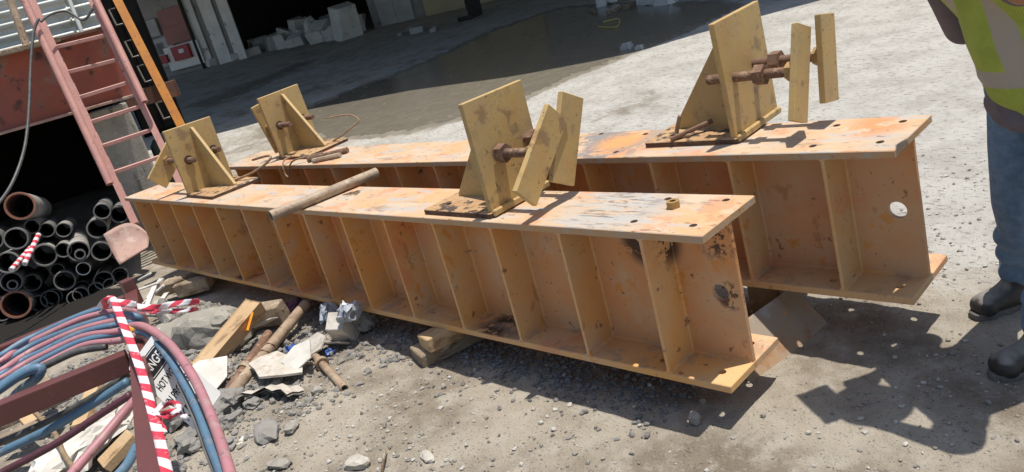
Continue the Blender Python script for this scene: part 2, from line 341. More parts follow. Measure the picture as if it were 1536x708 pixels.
def ground_attr(x, y):
    wx = x+.7*fbm(x, y, .9, 3, 3); wy = y+.7*fbm(x, y, .9, 9, 3)
    wet = sum(inpoly(wx+a_, wy+b2_, WET)*.2 for a_, b2_ in ((0, 0), (.22, 0), (-.22, 0), (0, .22), (0, -.22)))+sum(inpoly(wx+a_, wy+b2_, STREAK)*.13 for a_, b2_ in ((0, 0), (.5, .2), (-.5, -.2), (.25, -.3), (-.25, .3)))
    damp = sum(inpoly(x+a_+.9*fbm(x, y, 2., 13), y+b2_+.9*fbm(x, y, 2., 19), DAMP)*.06 for a_ in (-.3, 0, .3) for b2_ in (-.3, 0, .3))
    s = y - .55 - .10*(x) ; pale = 1/(1+np.exp(-(s-.75)*3.0)); pale = pale*(.72+.9*np.clip(fbm(x, y, .9, 23)+.25, 0, 1))
    pale *= 1/(1+np.exp(-(x+4.8)*1.5))*.5+.5
    return np.clip(wet+damp, 0, 1), np.clip(pale, 0, 1)
ang = np.concatenate([np.radians(np.arange(-44, 44.01, .22)), np.radians(np.linspace(50, 310, 40))]); NA = len(ang)
rad = [0.02]
while rad[-1] < 140: rad.append(rad[-1]*(1.0105 if 1.5 < rad[-1] < 12 else 1.016 if 12 <= rad[-1] < 32 else 1.05) + (.03 if rad[-1] < .3 else 0))
rad = np.array(rad); A0 = math.atan2(FH.y, FH.x)
AA, RR = np.meshgrid(ang, rad); X = CAM.x+RR*np.cos(A0+AA); Y = CAM.y+RR*np.sin(A0+AA)
def relief(X, Y):
    D = np.hypot(X-CAM.x, Y-CAM.y); k = np.clip(1.6-D/9, .15, 1)
    z = .030*fbm(X, Y, .8, 41)*k + .016*fbm(X, Y, 4, 51)*k + .022*np.clip(fbm(X, Y, 15, 61, 3), 0, 1)*k
    deb = np.exp(-(((X+3.0)/1.0)**2+((Y+.75)/.55)**2))
    rough = deb*(.10+.30*fbm(X, Y, 2.6, 71, 4)+.10*fbm(X, Y, 11, 81, 3))
    br = 1/(1+np.exp((X-.1)*3))*1/(1+np.exp((Y+.15)*6))
    return z+rough+br*.022*fbm(X, Y, 6, 91, 4)
Z = G(X, Y)+relief(X, Y)
wetA, paleA = ground_attr(X, Y)
Z = Z - .006*wetA*(RR < 14)
vs = np.stack([X, Y, Z], -1).reshape(-1, 3); NR = len(rad)
i = np.arange(NR-1)[:, None]; j = np.arange(NA)[None, :]; jn = (j+1) % NA
F = np.stack([i*NA+j, (i+1)*NA+j, (i+1)*NA+jn, i*NA+jn], -1).reshape(-1, 4)
me = bpy.data.meshes.new('ground'); me.from_pydata(vs.tolist(), [], F.tolist())
for nm, arr in (('wet', wetA), ('pale', paleA), ('pipe_shade', pipe_shade_attr(X, Y)*1.)):
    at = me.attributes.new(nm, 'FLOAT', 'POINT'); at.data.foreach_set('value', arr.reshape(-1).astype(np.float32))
gm = bpy.data.materials.new('ground'); gm.use_nodes = True; nt = gm.node_tree; bs = nt.nodes['Principled BSDF']
pos = nt.nodes.new('ShaderNodeNewGeometry').outputs['Position']
def attr(n): a = nt.nodes.new('ShaderNodeAttribute'); a.attribute_name = n; return a.outputs['Fac']
dirt = mixc(nt, ramp(nt, noise_(nt, pos, 1.6), .38, .64), (.41, .36, .29), (.215, .175, .13))
dirt = mixc(nt, math_(nt, 'MULTIPLY', ramp(nt, noise_(nt, pos, 9, 6), .46, .70), .65), dirt, (.47, .43, .365))
dirt = mixc(nt, math_(nt, 'MULTIPLY', ramp(nt, noise_(nt, pos, 60, 4), .54, .68), .45), dirt, (.40, .375, .33))
dirt = mixc(nt, math_(nt, 'MULTIPLY', ramp(nt, noise_(nt, pos, 95, 4), .58, .68), .8), dirt, (.10, .09, .075))
pal = mixc(nt, ramp(nt, noise_(nt, pos, 2.4), .36, .66), (.50, .48, .44), (.40, .38, .345))
pal = mixc(nt, math_(nt, 'MULTIPLY', ramp(nt, noise_(nt, pos, 16, 6, (1, 2.4, 1), (0, 0, .75), .72), .54, .62), .9), pal, (.20, .185, .16))
pal = mixc(nt, math_(nt, 'MULTIPLY', ramp(nt, noise_(nt, pos, 9, 6), .54, .72), .6), pal, (.54, .525, .49))
pf = ramp(nt, math_(nt, 'ADD', attr('pale'), math_(nt, 'MULTIPLY', math_(nt, 'SUBTRACT', noise_(nt, pos, 3.5, 6), .5), .9)), .22, .62)
c = mixc(nt, pf, dirt, pal)
wn = math_(nt, 'ADD', attr('wet'), math_(nt, 'MULTIPLY', math_(nt, 'SUBTRACT', noise_(nt, pos, 4, 6), .5), .7))
wf = ramp(nt, wn, .28, .62); deep = ramp(nt, wn, .72, .95)
wetc = mixc(nt, ramp(nt, noise_(nt, pos, 5, 5), .4, .65), (.215, .19, .152), (.27, .24, .195))
c = mixc(nt, wf, c, wetc); c = mixc(nt, math_(nt, 'MULTIPLY', deep, .55), c, (.14, .125, .095))
c = mixc(nt, ramp(nt, math_(nt, 'ADD', attr('pipe_shade'), math_(nt, 'MULTIPLY', math_(nt, 'SUBTRACT', noise_(nt, pos, 8, 5), .5), .6)), .25, .7), c, (.02, .018, .016))  # near-black mixed into the ground colour as painted shade
nt.links.new(c, bs.inputs['Base Color'])
rr = nt.nodes.new('ShaderNodeMapRange'); nt.links.new(deep, rr.inputs[0]); rr.inputs[3].default_value = .92; rr.inputs[4].default_value = .16; nt.links.new(rr.outputs[0], bs.inputs['Roughness'])
sp = nt.nodes.new('ShaderNodeMapRange'); nt.links.new(deep, sp.inputs[0]); sp.inputs[3].default_value = .2; sp.inputs[4].default_value = .5; nt.links.new(sp.outputs[0], bs.inputs['Specular IOR Level'])
bn = nt.nodes.new('ShaderNodeBump'); bn.inputs['Distance'].default_value = .02
st = nt.nodes.new('ShaderNodeMapRange'); nt.links.new(deep, st.inputs[0]); st.inputs[3].default_value = 1.0; st.inputs[4].default_value = .03; nt.links.new(st.outputs[0], bn.inputs['Strength'])
hh = math_(nt, 'ADD', noise_(nt, pos, 22, 8, rough=.7), math_(nt, 'MULTIPLY', noise_(nt, pos, 120, 4), .5)); nt.links.new(hh, bn.inputs['Height']); nt.links.new(bn.outputs[0], bs.inputs['Normal'])
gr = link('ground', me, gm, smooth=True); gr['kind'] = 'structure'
def gz(x, y): return float(G(x, y)+relief(np.array([x]), np.array([y]))[0])
# loose gravel: real stones, too many to count
t = (1+5**.5)/2
IV = np.array([(-1, t, 0), (1, t, 0), (-1, -t, 0), (1, -t, 0), (0, -1, t), (0, 1, t), (0, -1, -t), (0, 1, -t), (t, 0, -1), (t, 0, 1), (-t, 0, -1), (-t, 0, 1)])/math.hypot(1, t)
IF = np.array([(0, 11, 5), (0, 5, 1), (0, 1, 7), (0, 7, 10), (0, 10, 11), (1, 5, 9), (5, 11, 4), (11, 10, 2), (10, 7, 6), (7, 1, 8), (3, 9, 4), (3, 4, 2), (3, 2, 6), (3, 6, 8), (3, 8, 9), (4, 9, 5), (2, 4, 11), (6, 2, 10), (8, 6, 7), (9, 8, 1)])
def gravel(name, x, y, size, m, label, sink=.35):
    n = len(x); z = G(x, y)+relief(x, y); V = IV[None]*(1+.35*(RNG.random((n, 12, 1))-.5)); sc = size[:, None, None]*(.6+.8*RNG.random((n, 1, 3)))*np.array([1, 1, .7])
    a = RNG.random(n)*6.283; ca, sa = np.cos(a)[:, None], np.sin(a)[:, None]; V = V*sc; Vx = V[..., 0]*ca-V[..., 1]*sa; Vy = V[..., 0]*sa+V[..., 1]*ca
    P = np.stack([Vx+x[:, None], Vy+y[:, None], V[..., 2]+(z+size*sink)[:, None]], -1).reshape(-1, 3)
    Fc = (IF[None]+12*np.arange(n)[:, None, None]).reshape(-1, 3)
    me = bpy.data.meshes.new(name); me.from_pydata(P.tolist(), [], Fc.tolist()); o = link(name, me, m); setp(o, label, 'gravel', None, 'stuff'); return o
def scatter(n, x0, x1, y0, y1, dens):
    x = RNG.uniform(x0, x1, n*4); y = RNG.uniform(y0, y1, n*4); k = RNG.random(n*4) < dens(x, y); return x[k][:n], y[k][:n]
for nm, c1, c2 in (('grit_mid', (.27, .25, .22), (.17, .155, .135)), ('grit_pale', (.46, .44, .40), (.36, .34, .30)), ('grit_dark', (.12, .115, .11), (.20, .195, .19))):
    mat(nm, c1, c2, 45, .9)
bed = lambda x, y: np.exp(-((y-.12)/.17)**2)*(x < -.25)*np.clip(fbm(x, y, 2.2, 101)+.75, 0, 1)
far = lambda x, y: np.clip(.30+1.6*fbm(x, y, 1.5, 111), 0.02, 1)*np.exp(-np.clip(y-.3, 0, 9)*.5)
x, y = scatter(4200, -3.2, .2, -.5, .7, bed); gravel('gravel', x, y, .004+.011*RNG.random(len(x))**2, 'grit_dark', 'dark crushed gravel lying under the front orange girder')
x, y = scatter(9500, -4, 1.8, -1.7, 3.2, far); gravel('gravel', x, y, .0028+.009*RNG.random(len(x))**4, 'grit_mid', 'brown grey grit scattered over the dirt yard')
x, y = scatter(6500, -4, 1.8, -1.7, 3.2, far); gravel('gravel', x, y, .0028+.009*RNG.random(len(x))**4, 'grit_pale', 'pale stone chips scattered over the dirt yard')
x, y = scatter(3600, -4.3, -1.8, -1.5, -.1, lambda x, y: np.clip(.5+2*fbm(x, y, 3, 121), 0, 1)); gravel('rubble', x, y, .006+.022*RNG.random(len(x))**3, 'mud', 'grey broken mortar crumbs in the rubble patch beside the girder', .2)
# ------------------------------------------------------------------ orange plate girders
BH, BW, TF, TW, SP, OFS, BL = .60, .3566, .030, .020, .3853, .2583, 5.4404
def girder(matrix, label, holes_top):
    g = thing('plate_girder', label, 'girder', matrix=matrix, group='orange plate girders')
    tf = MB().box((-BL/2, BW/2, BH-TF/2), (BL, BW, TF), bev=.003).build('top_flange', 'beam_top', g)
    cut(tf, [((x, y, BH-.1), (x, y, BH+.1), .0145) for x, y in holes_top])
    bf = MB().box((-BL/2, BW/2, TF/2), (BL, BW, TF), bev=.003).build('bottom_flange', 'stiff_paint', g)
    cut(bf, [((x, y, -.1), (x, y, .1), .0155) for x in (-.075, -.325) for y in (.075, .285)])
    wb = MB().box((-BL/2, BW/2, BH/2), (BL-.004, TW, BH-2*TF+.004), bev=.002).build('web', 'web_paint', g)
    cut(wb, [((-.085, -.1, .30), (-.085, .5, .30), .034)])
    for me in (tf.data, ):                                     # edges of the flange carry the duller edge paint
        me.materials.append(MATS['beam_edge'])
        for p in me.polygons:
            if abs(p.normal.z) < .5: p.material_index = 1
    dep = BW/2-TW/2
    def stiff(side):
        mb = MB(); y0, y1 = (.004, dep+.004) if side < 0 else (BW/2+TW/2-.004, BW-.004); yw = y1 if side < 0 else y0; ye = y0 if side < 0 else y1
        mb.box((0, (y0+y1)/2, BH/2), (.013, y1-y0, BH-2*TF+.006), bev=.0025)
        s = -1 if side < 0 else 1
        R = Matrix(((0, 1, 0), (0, 0, 1), (1, 0, 0)))            # weld fillets against web and flanges
        for sx in (-1, 1):
            a, w = .0055*sx, .012
            mb.bm.faces.ensure_lookup_table()
            A = [(a, yw-s*.003), (a+w*sx, yw-s*.003), (a, yw+s*w)]
            lo = [mb.bm.verts.new((px, py, TF)) for px, py in A]; hi = [mb.bm.verts.new((px, py, BH-TF)) for px, py in A]
            mb.bm.faces.new(lo); mb.bm.faces.new(hi)
            for k in range(3): mb.bm.faces.new((lo[k], lo[(k+1) % 3], hi[(k+1) % 3], hi[k]))
            for zf, zs in ((TF-.002, 1), (BH-TF+.002, -1)):
                A = [(a, zf), (a+w*sx, zf), (a, zf+zs*w)]
                lo = [mb.bm.verts.new((px, y0, pz)) for px, pz in A]; hi = [mb.bm.verts.new((px, y1, pz)) for px, pz in A]
                mb.bm.faces.new(lo); mb.bm.faces.new(hi)
                for k in range(3): mb.bm.faces.new((lo[k], lo[(k+1) % 3], hi[(k+1) % 3], hi[k]))
        return mb.build('stiffener', 'stiff_paint', g)
    for side in (-1, 1):
        s0 = stiff(side)
        for k in range(14):
            o = s0 if k == 0 else copy_part(s0, g)
            o.location = (-OFS-k*SP, 0, 0)
    for y0, sgn in ((BW/2-TW/2, -1), (BW/2+TW/2, 1)):          # long web-to-flange weld beads
        mb = MB()
        for zf, zs in ((TF-.002, 1), (BH-TF+.002, -1)):
            A = [(y0-sgn*.003, zf), (y0+sgn*.011, zf), (y0-sgn*.003, zf+zs*.012)]
            lo = [mb.bm.verts.new((-BL+.01, py, pz)) for py, pz in A]; hi = [mb.bm.verts.new((-.006, py, pz)) for py, pz in A]
            mb.bm.faces.new(lo); mb.bm.faces.new(hi)
            for k in range(3): mb.bm.faces.new((lo[k], lo[(k+1) % 3], hi[(k+1) % 3], hi[k]))
        mb.build('weld_bead', 'beam_paint', g)
    return g
HA = [(-.08, .078), (-.33, .084), (-.085, .306), (-.328, .303)]
HB = [(-.079, .086), (-.078, .295), (-.315, .067), (-.32, .286), (-1.253, .067), (-1.25, .298), (-1.52, .09), (-1.554, .335)]
MA = Matrix.Translation((0, 0, .15))
MBm = Matrix.Translation((.3817, .6572, .2097)) @ Euler((.0375, -.0117, -.0189), 'XYZ').to_matrix().to_4x4()
gA = girder(MA, 'orange plate girder standing beside the rubble, with a loose nut on its end', HA)
gB = girder(MBm, 'orange plate girder standing farther from the rubble, next to the dusty concrete yard', HB)
# ------------------------------------------------------------------ clamp brackets on the girders
def hexa(mb, c, r, w, R=None):                                 # hex nut along local x with a raised collar
    R = R or Matrix.Identity(3); c = Vector(c); pts = [(r*math.cos(k*math.pi/3), r*math.sin(k*math.pi/3)) for k in range(6)]
    M = R @ Matrix(((0, 0, 1), (1, 0, 0), (0, 1, 0)))
    mb.prism(pts, -w/2, w/2, M, c)
    return mb
ROD = {}
def rod_mesh(L, r=.0205):
    k = round(L, 2)
    if k not in ROD:
        prof = [(0, r*.8)]; t = .002; i = 0
        while t < L-.002: prof.append((t, r*(1.0 if i % 2 else .88))); t += .0045; i += 1
        prof += [(L, r*.8)]; mb = MB().lathe(prof, 12, (0, 0, 0), (1, 0, 0)); bmesh.ops.recalc_face_normals(mb.bm, faces=mb.bm.faces)
        me = bpy.data.meshes.new('rod'); mb.bm.to_mesh(me); mb.bm.free(); ROD[k] = me
    return ROD[k]
def bracket(M, xp, y0, dirx, rods, label, base_skew=0., shade=None, gy=.18):
    """upright plate at x=xp (its clamp face towards dirx); base plate and gusset on the other side. rods: (y, z, out, back, nut_at, bar_angle)"""
    T = M @ Matrix.Translation((xp, y0, BH)); b = thing('clamp_bracket', label, 'clamp bracket', matrix=T, group='clamp brackets on the girders'); w = .36; s = dirx
    bp = MB().box((-s*.225, w/2-.005, .0125), (.46, w+.01, .024), rz(base_skew), bev=.003).build('base_plate', 'base_plate', b); bp.data.materials.append(MATS['rust_dark'])
    for p_ in bp.data.polygons:
        if abs(p_.normal.z) < .6: p_.material_index = 1
    cut(bp, [((-s*.36, y_, -.1), (-s*.36, y_, .1), .014) for y_ in (.07, w-.07)])
    up = MB().box((-s*.0125, w/2, .258), (.024, w, .47), bev=.003).build('upright_plate', 'bracket_paint', b)
    pts = [(-s*.026, .02), (-s*.40, .02), (-s*.40, .035), (-s*.05, .462), (-s*.026, .462)]
    R = Matrix(((1, 0, 0), (0, 0, -1), (0, 1, 0)))
    gu = MB().prism(pts, -.011, .011, R, (0, gy, 0)); bmesh.ops.bevel(gu.bm, geom=gu.bm.edges[:], offset=.002, segments=1, affect='EDGES')
    gu.build('gusset', 'bracket_paint', b)
    MB().box((s*.0085, w/2, .020), (.017, w, .030), bev=.006).build('weld_strip', 'bracket_paint', b)
    for (y, z, out, back, nutx, ang, barw, barl) in rods:
        r = link('threaded_rod', rod_mesh(out+back), 'rust', b, auto=40); r.location = (-s*back if s > 0 else -out, y, z)
        if s < 0: r.location = (-out, y, z)
        hexa(MB(), (s*nutx, y, z), .041, .042, rx(random.random())).build('hex_nut', 'rust', b)
        MB().lathe([(0, .021), (0, .033), (.006, .033), (.006, .021)], 14, (-s*.031, y, z), (1, 0, 0), closed=True).build('washer', 'rust_dark', b)
        hexa(MB(), (s*(out-.022), y, z), .037, .030, rx(random.random())).build('end_nut', 'brass', b)
        bar = MB().box((0, 0, 0), (.026, barl, barw), bev=.0025).build('clamp_bar', 'bracket_paint', b)
        bar.location = (s*(out+.008), y, z-.012); bar.rotation_euler = (math.radians(ang), 0, 0)
    return b
bracket(MA, -1.028, .040, 1, [(.119, .245, .235, .13, .03, 42, .13, .39), (.296, .25, .225, .10, .05, 61, .135, .37)], 'tan clamp bracket with a tilted bar, beside the scuffed grey end of the girder', -.02)
bracket(MBm, -.659, .120, 1, [(.075, .255, .265, .125, .115, 66, .108, .362), (.235, .262, .30, .10, .10, 78, .115, .335)], 'tan clamp bracket whose long threaded rods hold two near upright bars', .015, gy=.17)
bracket(MA, -4.299, .077, -1, [(.092, .252, .37, .125, .035, 42, .15, .36), (.29, .262, .30, .125, .03, 95, .12, .36)], 'tan clamp bracket on the girder end next to the pink ladder', -.03, gy=.195)
bracket(MBm, -4.663, .130, -1, [(.083, .25, .15, .20, .03, 97, .11, .40), (.285, .235, .15, .20, .03, 90, .11, .38)], 'tan clamp bracket with wire on its base, behind the steel pipe lying on a girder', .0, gy=.195)
# loose things on the girders
def onA(x, y, z=BH): return MA @ Vector((x, y, z))
def onB(x, y, z=BH): return MBm @ Vector((x, y, z))
nutb = MB().lathe([(0, .013), (0, .026), (.026, .026), (.026, .013)], 6, onA(-.25, .223), (0, 0, 1), closed=True)
solo(nutb, 'hex_nut', 'brass', 'loose hex nut lying between bolt holes on the girder end', 'nut')
a, b_ = onA(-2.575, -.175, .632), onA(-2.49, .50, .632)
pg = thing('steel_pipe', 'weathered steel pipe lying across the top of the front girder', 'pipe', tuple(a))
MB().pipe(a, b_, .0305, .024, 28).build('pipe', 'pipe_steel', pg, world=True, auto=40)
MB().tube([onA(-2.40+.02*math.cos(k*1.9)+.004*k, .22+.035*math.sin(k*2.3)+.003*k, .606+.004*(k % 3)) for k in range(14)], .003, 6).build('tie_wire', 'rope', pg, world=True)
def wire_thing(pts, r, label, m='wire', name='bent_wire', n=8): solo(MB().tube(spline(pts, n), r, 7), name, m, label, 'wire', smooth=True)
wire_thing([onB(-4.42, .10, .632), onB(-4.38, .02, .634), onB(-4.36, -.02, .60), onB(-4.35, -.03, .54), onB(-4.31, -.03, .52), onB(-4.28, -.02, .58), onB(-4.22, .01, .632), onB(-4.12, .08, .634), onB(-4.04, .16, .630)], .0065, 'bent wire looping over the girder edge below a bracket base')
wire_thing([onB(-4.30, .42, .632), onB(-4.18, .42, .66), onB(-4.05, .46, .71), onB(-3.98, .50, .75), onB(-4.10, .50, .80), onB(-4.35, .46, .80)], .006, 'thin bent wire hoop rising behind a bracket base plate')
solo(MB().tube([onB(-4.08, .05, .618), onB(-3.80, .22, .620)], .022, 8), 'steel_bar', 'rust', 'short rusty steel bar lying beside the base plate of a bracket', 'steel bar')
solo(MB().tube([onB(-3.98, .03, .616), onB(-3.76, .13, .618)], .018, 8), 'steel_bar', 'pipe_steel', 'stubby steel offcut lying at a base plate corner beside a rusty bar', 'steel bar')
wire_thing([onA(-4.05, .34, .634), onA(-3.9, .40, .66), onA(-3.78, .46, .70), onA(-3.72, .50, .74), onA(-3.8, .52, .75), onA(-4.0, .50, .73)], .009, 'bent rusty rod sticking out past the bracket near the ladder', n=6)
wire_thing([onB(-.94, .17, .72), onB(-.965, .16, .655), onB(-.955, .15, .632), onB(-.90, .16, .632)], .009, 'short hooked rod standing on a bracket base plate')
solo(MB().tube([onB(-.97, .11, .634), onB(-.84, .25, .662)], .011, 8), 'steel_rod', 'rust', 'short rusty rod lying beside a hooked rod on a base plate', 'rod')
# packers under the girders
def block(name, m, p0, p1, w, h, label, cat, bev=.006, jit=.004, z0=None, roll=0.):
    p0, p1 = Vector(p0), Vector(p1); mb = MB(); mb.box((p0+p1)/2, ((p1-p0).length, w, h), frame_to(p1-p0) @ rx(roll), bev=bev, jit=jit); return solo(mb, name, m, label, cat)
block('timber_packer', 'timber_old', (-1.69, -.125, .036), (-1.36, .95, .036), .15, .075, 'weathered timber baulk under the front girder, lower of two', 'timber', roll=.03)
block('timber_packer', 'timber', (-1.63, -.10, .112), (-1.33, .95, .112), .12, .078, 'paler weathered timber baulk under the front girder, upper of two', 'timber', roll=-.05)
block('timber_packer', 'timber_old', (-4.75, -.10, .074), (-4.55, 1.10, .074), .15, .15, 'rough timber baulk under the girder ends beside the ladder', 'timber')
block('timber_packer', 'timber_old', (-.30, .80, .10), (-.28, 1.02, .10), .16, .205, 'short timber block under the rear girder behind the steel angle', 'timber')
ag = MB(); d = Vector((.038, .241, 0)).normalized(); p0 = Vector((-.225, .44, .146)) - d*.14; L = .52; n_ = Vector((d.y, -d.x, 0)); th = .014
for s_ in (1, -1):
    foot = n_*.155*s_ - Vector((0, 0, .147)); u = foot.normalized(); nn = d.cross(u).normalized()
    if nn.z < 0: nn = -nn
    q = [p0+nn*.0, p0+foot]; 
    c8 = [p0, p0+d*L, p0+d*L+foot, p0+foot]; lo = [ag.bm.verts.new(v) for v in c8]; hi = [ag.bm.verts.new(v-nn*th) for v in c8]
    ag.bm.faces.new(lo); ag.bm.faces.new(hi)
    for k in range(4): ag.bm.faces.new((lo[k], lo[(k+1) % 4], hi[(k+1) % 4], hi[k]))
solo(ag, 'steel_angle', 'plate_steel', 'bare steel angle laid ridge up as a packer between the girder ends', 'steel angle')
# ------------------------------------------------------------------ far building with an unseen roof that shades the yard
W0 = at_g(262, 113); W1 = at_g(705, 9); W0.z = W1.z = 0
wd = (W1-W0).normalized(); wn_ = Vector((wd.y, -wd.x, 0))       # towards the camera
bl = thing('workshop_building', 'grey workshop building in shade across the yard, with patched wall panels', 'building', tuple(W0))
WZ = lambda u: float(G((W0+wd*u).x, (W0+wd*u).y))
WR = Matrix((wd, -wn_, Vector((0, 0, 1)))).transposed()
def on_wall(px, py, off=0.):                                    # pixel -> (u, z) on the wall plane
    d = ray(px, py); P0 = W0+wn_*off; t = (P0-CAM).dot(wn_)/d.dot(wn_); P = CAM+d*t; return (P-W0).dot(wd), P.z
def wall_rect(name, m, pxs, off, th, parent, world=True):
    a = [on_wall(*q) for q in pxs]; u0, u1 = min(q[0] for q in a), max(q[0] for q in a); z0, z1 = min(q[1] for q in a), max(q[1] for q in a)
    P = W0+wd*(u0+u1)/2+wn_*(off+th/2); P.z = (z0+z1)/2
    return MB().box(P, (u1-u0, th, z1-z0), WR, bev=.01).build(name, m, parent, world=True)
def wall_box(name, m, u0, u1, z0, z1, off, th):
    P = W0+wd*(u0+u1)/2+wn_*(off+th/2); P.z = (z0+z1)/2
    return MB().box(P, (u1-u0, th, z1-z0), WR, bev=.01).build(name, m, bl, world=True)
uo0 = on_wall(360, 80)[0]; uo1 = on_wall(558, 30)[0]; u2 = on_wall(640, 25)[0]
wall_box('wall', 'building_wall', -12, uo0, -.2, 5.39, -.3, .3)
wall_box('wall', 'building_wall', uo1, u2, -.2, 5.39, -.3, .3)
wall_box('wall', 'wall_yellow', u2+.01, u2+3.5, -.2, 5.39, -.25, .3)
wall_box('wall', 'building_wall', u2+3.52, 26, -.2, 5.39, -.3, .3)
wall_box('lintel', 'building_wall', uo0, uo1, 3.7, 5.39, -.3, .3)
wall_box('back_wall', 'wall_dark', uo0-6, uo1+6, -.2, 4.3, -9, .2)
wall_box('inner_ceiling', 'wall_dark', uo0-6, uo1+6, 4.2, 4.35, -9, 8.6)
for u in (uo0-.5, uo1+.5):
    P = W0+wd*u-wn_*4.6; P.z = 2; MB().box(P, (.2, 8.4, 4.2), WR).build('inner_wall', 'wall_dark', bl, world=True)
e0 = .18*7.2
edge = [(-17, -1.0), (-11.58, 3.63), (-10.52, 4.75), (-8.7, 5.55), (-6.86, 5.97), (-5.86, 6.42), (-5.15, 6.85), (-4.57, 7.65), (-4.15, 8.15), (-3.58, 8.76), (-1.5, 11.2), (1.5, 15)]
RZ = 5.4; pts = [(x+.14*RZ, y+.143*RZ) for x, y in edge]  # unseen roof inferred from the shade line; edge and height set to cast it
bk = [W0+wd*26-wn_*10, W0-wd*12-wn_*10]; pts += [(q.x, q.y) for q in bk]
MB().prism(pts, RZ, RZ+.18).build('shade_roof', 'wall_dark', bl, world=True)
wall_rect('wall_panel', 'panel_pink', ((246, 43), (273, 6)), .02, .06, bl)
wall_rect('wall_panel', 'panel_pink', ((254, 68), (280, 33)), .02, .06, bl)
wall_rect('wall_panel', 'panel_grey', ((217, 60), (235, 27)), .03, .10, bl)
wall_rect('wall_panel', 'panel_grey', ((236, 84), (256, 52)), .02, .05, bl)
wall_rect('wall_panel', 'panel_grey', ((222, 108), (246, 62)), .02, .05, bl)
for a, b_ in (((297, 80), (315, -25)), ((324, 75), (343, -35)), ((351, 72), (366, -40))):
    q0 = on_wall(*a); q1 = on_wall(*b_)
    u0 = q0[0]; u1 = on_wall(b_[0], a[1]-4)[0]
    wall_box('cladding_sheet', 'panel_white', u0, u1, WZ(u0), 3.9, .02, .05)
u = on_wall(307, 90)[0]; P = W0+wd*u+wn_*.15; MB().cyl((P.x, P.y, WZ(u)), (P.x, P.y, 4), .06, 10).build('down_pipe', 'wall_dark', bl, world=True)
for a in (585, 612):
    u = on_wall(a, 32)[0]; wall_box('cladding_sheet', 'panel_grey', u-.28, u+.28, WZ(u), 3.5, .02, .06)
fc = thing('fire_hose_board', 'white board carrying a red fire hose cabinet on the shaded wall', 'fire cabinet', tuple(W0+wn_*.3))
wall_rect('board', 'sign_white', ((262, 106), (299, 58)), .12, .05, fc); cb = wall_rect('cabinet', 'cabinet_red', ((271, 90), (288, 63)), .172, .12, fc)
wall_rect('label_plate', 'sign_white', ((278, 78), (283, 70)), .293, .01, fc); wall_rect('extinguisher', 'cabinet_red', ((251, 94), (256, 80)), .172, .1, fc)
# rubble heaped along the wall
def heap(px, py, w, dpt, h, m, label, kind='rock', rot=None, lift=0., group='pale rubble heaped along the shaded wall'):
    P = at_g(px, py); R = rz(random.random()*3) @ rx(random.uniform(-.4, .4)) if rot is None else rot; mb = MB()
    if kind == 'rock' and random.random() < .3: mb.rock((P.x, P.y, P.z+h*.42+lift), (w, dpt, h), R, 2, .5, random.randint(0, 90))
    else: mb.box((P.x, P.y, P.z+h*.45+lift), (w, dpt, h), R, bev=.02, jit=min(w, dpt, h)*.16)
    return solo(mb, 'rubble_block', m, label, 'rubble', group)
LB = 'broken pale block in the rubble heap along the shaded wall'
for a in [(340, 92, 1.5, .8, .28), (395, 76, .9, .7, .55), (416, 72, .6, .6, .5), (436, 66, .8, .6, .45), (455, 62, .5, .5, .8), (472, 62, .45, .5, .9), (487, 62, .4, .4, .45), (503, 58, .6, .4, .35), (525, 57, .65, .5, .95), (320, 96, .8, .5, .22), (370, 86, .9, .6, .25), (448, 68, .6, .5, .4)]:
    heap(*a, 'rubble_white', LB)
for k in range(16):
    px = 385+10*k+random.uniform(-4, 4); heap(px, 80-.19*(px-385)+random.uniform(-4, 2), random.uniform(.35, .8), random.uniform(.3, .6), random.uniform(.3, .75), 'rubble_white', LB)
LS = 'flat pale slab tilted in the rubble heap along the shaded wall'
for a in [(360, 84, 1.3, .7, .12), (496, 42, .5, .3, .5), (512, 40, .4, .25, .5), (462, 56, .3, .5, .7), (300, 101, 1.2, .3, .1)]:
    heap(*a, 'rubble_white', LS, 'box', group='flat slabs in the rubble heap')
LD = 'small piece of scrap lying on the shaded yard'
for (px, py, w, dp, h) in [(606, 51, .5, .08, .05), (650, 46, .7, .1, .06), (625, 49, .4, .3, .12), (715, 24, .3, .3, .5), (700, 30, .4, .25, .1), (940, 72, .2, .12, .05), (960, 74, .1, .08, .04)]:
    heap(px, py, w, dp, h, 'wall_dark' if px in (715, 700) else 'panel_grey', LD, 'box', group='scrap on the shaded yard')
for (px, py, w, dp, h) in [(905, 8, .35, .2, .14), (915, 5, .3, .3, .2), (950, 9, .5, .06, .05), (975, 5, .4, .3, .12), (1000, 6, .35, .25, .12), (925, 16, .6, .04, .04), (888, 18, .5, .04, .04)]:
    heap(px, py, w, dp, h, 'rubble_white' if w < .5 else 'timber_old', 'broken scrap piece in the litter strip beside the puddle', 'box', group='litter strip beside the puddle')
P = at_g(912, 40); solo(MB().tube(spline([at_g(898, 41)+Vector((0, 0, .01)), at_g(925, 42)+Vector((0, 0, .02)), at_g(928, 30)+Vector((0, 0, .02)), at_g(905, 35)+Vector((0, 0, .02))], 6), .012, 6), 'rope', 'rope_yellow', 'yellow rope offcut lying on the shaded concrete', 'rope')
